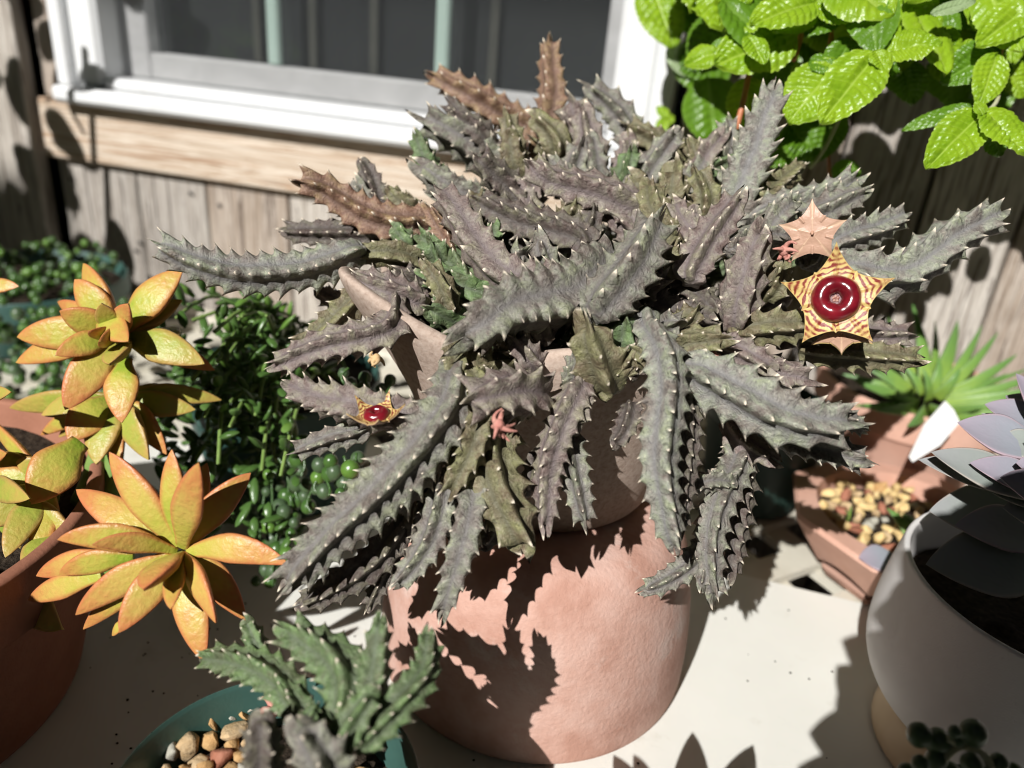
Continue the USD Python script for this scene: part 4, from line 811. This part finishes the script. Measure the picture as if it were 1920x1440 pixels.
p0, p1 = at(1748, 815, .50), at(1785, 772, .515); ax = nrm(p1 - p0); sd = nrm(np.cross(ax, fw)); nn_ = np.cross(sd, ax) * .0006
hw = .0085; q = [p0 - ax * .03 - sd * .002, p0 - sd * hw, p1 - sd * hw, p1 + ax * .002, p1 + sd * hw, p0 + sd * hw, p0 - ax * .03 + sd * .002]
part(tag_, "strip", hull_mesh(np.vstack([V(q) - nn_, V(q) + nn_])), tagm, False)

# ------------------------------------------------------------------ grey lilac rosette in the ceramic pot
ech = thing("rosette_plant", "grey lilac fleshy leaved rosette in the pale ceramic pot", "succulent")
for k, (bx, by, tx, ty, w, d0, d1, m_) in enumerate((
    (1990, 870, 1795, 792, 84, .335, .345, 0), (1990, 820, 1846, 758, 62, .345, .355, 0), (1990, 860, 1840, 775, 44, .345, .36, 1), (2000, 930, 1818, 868, 62, .325, .325, 0), (1990, 950, 1746, 848, 74, .33, .33, 1), (1985, 935, 1722, 862, 60, .338, .342, 1), (2010, 960, 1875, 895, 70, .315, .31, 0),
    (1990, 985, 1742, 958, 100, .365, .355, 1), (2010, 1060, 1736, 1058, 112, .360, .346, 1), (2000, 1010, 1790, 985, 80, .355, .345, 0), (2030, 900, 1905, 700, 70, .33, .35, 0), (2030, 900, 1950, 800, 70, .32, .31, 0), (2060, 960, 1980, 1000, 80, .31, .295, 1), (2060, 880, 2090, 760, 80, .33, .34, 0), (2060, 900, 2140, 930, 80, .32, .31, 1), (1985, 850, 1862, 828, 56, .335, .34, 1), (1990, 800, 1885, 742, 56, .35, .365, 0), (2000, 930, 1850, 918, 66, .335, .33, 1), (1985, 780, 1925, 690, 56, .35, .37, 1), (2000, 905, 1905, 868, 60, .32, .318, 0), (2010, 985, 1880, 952, 72, .335, .326, 1))):
    Bp, Tp = at(bx, by, d0), at(tx, ty, d1); ax = nrm(Tp - Bp); side = nrm(np.cross(ax, fw)); N = nrm(np.cross(side, ax)); N = N if N @ fw < 0 else -N; N = nrm(N * .75 + V([0, 0, .8]) + RT * .15)
    vf, a_ = fleshy(Bp, (Bp + Tp) / 2 + N * .006 - V([0, 0, .002]), Tp, N, w * pxm(d0) * 1.3, w * pxm(d0) * .26, "obovate", channel=.26, n=26, m=18)
    part(ech, "leaf", vf, ECH[m_], True, a_)
fl_ = thing("fallen_leaf", "pale lilac leaf fallen on the yellow gravel of the planter", "leaf")
Bp, Tp = atz(1700, 1062, PZ - .001), atz(1610, 1046, PZ + .001)
vf, a_ = fleshy(Bp, (Bp + Tp) / 2 + V([0, 0, .003]), Tp, V([0, -.3, 1]), .022, .005, "obovate", channel=.2); part(fl_, "blade", vf, ECH[0], True, a_)
gs = thing("green_shoot", "small green pointed shoot growing out of the planter's gravel", "plant")
for a_, b_ in (((1712, 1012), (1662, 952)), ((1725, 1000), (1690, 965)), ((1590, 975), (1596, 948)), ((1592, 978), (1583, 955))):
    Bp, Tp = atz(*a_, PZ - .006), atz(*b_, PZ + .006); w_ = .010 if a_[0] > 1650 else .0025
    vf, at_ = fleshy(Bp, (Bp + Tp) / 2 + V([0, 0, .004]), Tp, V([0, -.4, 1]), w_, w_ * .5, "aloe", channel=.1, n=14, m=8); part(gs, "leaf", vf, ALO, True, at_)

# ------------------------------------------------------------------ trailing mint like plant by the window
mint = thing("quilted_leaf_plant", "bright lime quilted leaf plant hanging beside the window, upper right", "plant")
rm = np.random.default_rng(14); NQ = [0]
def Q(bx, by, tx, ty, w, d, dt=0.0, m=0, cup=.25, fold=.35, lean=0.0, up=.45, droop=.12, owner=None, n=60, mm=33):
    d = d - .085 * float(sm(V((bx - 1270) / 120)))
    Bp, Tp = at(bx, by, d), at(tx, ty, d - dt); NQ[0] += 1
    N = nrm(-fw + V([0, 0, up]) + RT * lean); vf, a_ = quilted(Bp, Tp, w * pxm(d), N, cup, fold, droop, NQ[0], n, mm)
    part(owner or mint, "leaf", vf, MINT[m], True, a_)
Q(1215, -40, 1266, 82, 82, .55, .01, 0, .4, .3, -.3); Q(1345, -60, 1360, 45, 150, .52, .02, 0, .3, .2); Q(1275, -30, 1345, 62, 110, .56, 0, 1)
Q(1487, 62, 1345, 112, 112, .50, .01, 0, .15, .15, 0, .3); Q(1528, 4, 1413, 34, 84, .49, .015, 0, .3, .3, 0, .6); Q(1528, 22, 1634, 26, 66, .49, .01, 0, .3, .3, 0, .8); Q(1668, -16, 1762, 84, 118, .49, .0, 0, .1, .2)
Q(1650, 100, 1768, 74, 84, .475, .01, 0, .4, .5, .2, .8); Q(1642, 104, 1546, 218, 100, .47, .015, 0, .2, .3, -.2, .4); Q(1572, 120, 1480, 222, 110, .485, .005, 0, .2, .2, -.3, .4); Q(1640, 96, 1665, 132, 44, .468, .005, 0)
Q(1770, 50, 1792, 150, 76, .49, 0, 0, .2, .3, .4); Q(1873, 92, 1768, 150, 72, .485, 0, 1, -.1, .1, 0, .2); Q(1868, 104, 1842, 190, 62, .478, .01, 0, .3, .3); Q(1800, 90, 1868, 96, 40, .49, 0, 0)
Q(1842, 212, 1744, 306, 82, .455, .012, 0, .2, .35, -.2, .5); Q(1842, 212, 1930, 282, 96, .455, .015, 0, .25, .35, .2, .5); Q(1842, 216, 1830, 188, 28, .45, 0, 0); Q(1822, 200, 1690, 236, 40, .47, -.01, 1, .2, .2, 0, 1.2); Q(1850, 240, 1880, 292, 60, .475, 0, 1)
Q(1935, 10, 1838, 76, 74, .48, .01, 0, .2, .3); Q(1745, 28, 1835, -6, 26, .47, 0, 2, .1, .1); Q(1404, 146, 1398, 268, 78, .53, 0, 0, .2, .25); Q(1258, 82, 1292, 142, 46, .56, 0, 2, .2, .2); Q(1326, 90, 1340, 116, 30, .53, 0, 0)
Q(1252, 222, 1232, 198, 22, .585, 0, 0); Q(1250, 222, 1232, 250, 24, .585, 0, 0); Q(1252, 222, 1264, 228, 22, .585, 0, 0); Q(1368, 270, 1312, 292, 40, .52, .0, 0); Q(1330, 290, 1306, 326, 40, .53, 0, 0); Q(1340, 300, 1352, 330, 30, .53, 0, 0)
Q(1570, 205, 1532, 300, 62, .56, 0, 1); Q(1590, 300, 1580, 352, 50, .57, 0, 1); Q(1480, 230, 1540, 300, 110, .565, 0, 1); Q(1430, 260, 1490, 300, 90, .57, 0, 1); Q(1690, 120, 1715, 195, 80, .55, 0, 1); Q(1640, 150, 1700, 130, 80, .56, 0, 1)
Q(1480, 60, 1600, 120, 120, .55, 0, 1); Q(1420, 60, 1500, 190, 120, .57, 0, 1); Q(1740, 50, 1850, 60, 110, .54, 0, 1); Q(1800, 80, 1920, 130, 110, .55, 0, 1); Q(1300, 80, 1345, 150, 110, .58, 0, 1); Q(1380, 40, 1300, 130, 110, .58, 0, 1); Q(1280, -20, 1250, 60, 90, .58, 0, 1); Q(1560, 20, 1640, 110, 100, .54, 0, 1); Q(1870, -10, 1800, 60, 90, .53, 0, 1)
for k in range(270):                                                   # the body of the plant, most of it above the picture
    px, py = rm.uniform(1260, 2950), rm.uniform(-480, 40); d = .48 + .09 * rm.random(); a_ = rm.uniform(.3, 2.8); l_ = rm.uniform(90, 150)
    Q(px, py, px + l_ * math.cos(a_), min(py + l_ * math.sin(a_), 130), rm.uniform(80, 120), d, rm.uniform(-.01, .02), int(rm.random() < .6), .25, .3, rm.normal() * .4, rm.uniform(.1, .9), n=26, mm=15)
for k in range(14):
    px, py = rm.uniform(1290, 1960), rm.uniform(0, 150); d = .56 + .02 * rm.random(); a_ = rm.uniform(.3, 2.8); l_ = rm.uniform(90, 130)
    Q(px, py, px + l_ * math.cos(a_), py + l_ * math.sin(a_), rm.uniform(80, 110), d, 0, 1, .25, .3, rm.normal() * .4, rm.uniform(.1, .9), n=26, mm=15)
for k in range(40):
    px, py = rm.uniform(1640, 2150), rm.uniform(-90, 110); a_ = rm.uniform(.2, 2.9); l_ = rm.uniform(80, 120)
    Q(px, py, px + l_ * math.cos(a_), min(py + l_ * math.sin(a_), 150), rm.uniform(70, 105), rm.uniform(.535, .58), 0, int(rm.random() < .7), .25, .3, rm.normal() * .4, rm.uniform(.1, .9), n=26, mm=15)
for k in range(34):
    px, py = rm.uniform(1330, 1930), rm.uniform(-50, 120); a_ = rm.uniform(.1, 3.0); l_ = rm.uniform(50, 85)
    Q(px, py, px + l_ * math.cos(a_), min(py + l_ * math.sin(a_), 190), l_ * rm.uniform(.62, .8), rm.uniform(.485, .53), rm.uniform(-.005, .012), int(rm.random() < .25), .3, .4, rm.normal() * .5, rm.uniform(.1, .9), n=44, mm=25)
def shoot(pts, r=.0016, m=REDSTEM): part(mint, "stalk", tube([at(p_[0], p_[1], p_[2] - .085 * float(sm(V((p_[0] - 1270) / 120)))) for p_ in pts], r, 8), m)
shoot([(1440, -60, .55), (1415, 60, .53), (1402, 150, .52), (1372, 268, .52)], .0017); shoot([(1540, -60, .54), (1510, 40, .515), (1488, 112, .50)]); shoot([(1690, -80, .53), (1665, 20, .50), (1648, 100, .475)], .0015); shoot([(1920, -40, .52), (1890, 60, .50), (1868, 110, .485)], .0018)
shoot([(1866, 150, .49), (1872, 180, .475), (1842, 214, .456)], .0010, PALESTEM); shoot([(1600, 150, .52), (1572, 225, .54), (1545, 280, .545), (1518, 316, .55)], .0011, PALESTEM); shoot([(1590, -60, .54), (1560, 60, .52), (1555, 130, .50)], .0014); shoot([(1300, -80, .57), (1280, 0, .56), (1258, 90, .56)], .0014); shoot([(1552, 260, .57), (1556, 340, .57)], .0010)
basket = thing("hanging_basket", "dark plastic hanging basket above the quilted leaf plant", "basket")
bc = at(1700, -560, .50); part(basket, "bowl", lathe(smooth_profile([(.0001, bc[2] - .06), (.05, bc[2] - .06), (.085, bc[2] - .02), (.10, bc[2] + .03), (.097, bc[2] + .03), (.08, bc[2] - .015), (.0001, bc[2] - .02)])[::-1], 64, bc[:2]), dark_plastic)
part(basket, "wire", join([tube([V([bc[0] + .098 * math.cos(a_), bc[1] + .098 * math.sin(a_), bc[2] + .03]), V([bc[0], bc[1], 1.695])], .0012, 6) for a_ in (0, 2.1, 4.2)]), dark_plastic)

# ------------------------------------------------------------------ neighbours just outside the picture; their shadows reach into it
npot = thing("glazed_planter", "large round glazed planter left of the table's front edge, beside the terracotta pot", "planter")
part(npot, "body", lathe(smooth_profile(pot_profile(.105, .130, 0.0005, .200, .010, (.03, .003)))[::-1], 96, (-.305, -.065)), ceramic)
soil_disc(npot, (-.305, -.065), .115, .185, 13)
rb = np.random.default_rng(55)
def leaf_bush(owner, n, lo, hi, L0, L1, seed):
    r_ = np.random.default_rng(seed); lo, hi = V(lo), V(hi)
    for k in range(n):
        c_ = lo + (hi - lo) * r_.random(3); dv = nrm(r_.normal(size=3) + V([0, -.4, -.1])); L = r_.uniform(L0, L1); N = nrm(V([0, -.7, .6]) + r_.normal(size=3) * .4)
        N = nrm(N - dv * (N @ dv)); vf, a_ = quilted(c_, c_ + dv * L, L * .62, N, .2, .25, .15, k, n=16, m=11)
        part(owner, "leaf", vf, MINT[1], True, a_)
shrub = thing("leafy_shrub", "leafy green shrub beside the wall, left of the window", "shrub")
leaf_bush(shrub, 120, (-1.12, .30, .20), (-.72, .50, .75), .035, .06, 5)
for k in range(5): part(shrub, "stalk", tube([V([-.92, .42, -.73]), V([-.92 + .05 * k - .1, .42, -.2]), V([-1.05 + .08 * k, .40, .5])], .004, 8), SHOOT)
agv = thing("spiky_plant", "pointed grey green rosette in front of the upturned terracotta pot", "succulent")
for k in range(16):
    a_ = k * 2.399; el = .35 + .8 * (k / 16); L = .060
    dv = V([math.cos(a_) * math.cos(el), math.sin(a_) * math.cos(el), math.sin(el)]); b_ = V([.012, .108, .075]) + dv * .006
    vf, at__ = fleshy(b_, b_ + dv * L * .5 + V([0, 0, .004]), b_ + dv * L, V([0, 0, 1.0]), .022, .007, "lance", channel=.2, n=16, m=10, bw=.6); part(agv, "leaf", vf, ALO, True, at__)
hpot = thing("plastic_pot", "small dark pot under the pointed grey green rosette", "pot")
part(hpot, "body", lathe(smooth_profile(pot_profile(.026, .034, .0005, .072, .0022, (.012, .0012)))[::-1], 64, (.012, .100)), dark_plastic)
soil_disc(hpot, (.012, .100), .031, .064, 15)
tall = thing("rosette_plant", "tall grey lilac rosette on a thick stem right of the camera", "succulent")
for k in range(56):
    a_ = k * 2.399; el = -.35 + 1.2 * (k / 56); L = .052 - .008 * k / 56
    dv = V([math.cos(a_) * math.cos(el), math.sin(a_) * math.cos(el), math.sin(el)]); b_ = V([.074, .018, .19 + .17 * k / 56]) + dv * .008
    vf, at__ = fleshy(b_, b_ + dv * L * .5 - V([0, 0, .003]), b_ + dv * L, V([0, 0, 1.0]), .052, .010, "obovate", channel=.2, n=18, m=12); part(tall, "leaf", vf, ECH[k % 2], True, at__)
part(tall, "stalk", tube([V([.074, .018, .10]), V([.076, .018, .2]), V([.074, .018, .35])], .010, 12), SHOOT)
tpt = thing("ceramic_pot", "pale ceramic pot under the tall grey lilac rosette", "pot")
part(tpt, "body", lathe(smooth_profile(pot_profile(.052, .068, .0005, .125, .006, (.02, .002)))[::-1], 80, (.080, .010)), ceramic)
soil_disc(tpt, (.080, .010), .060, .112, 16)
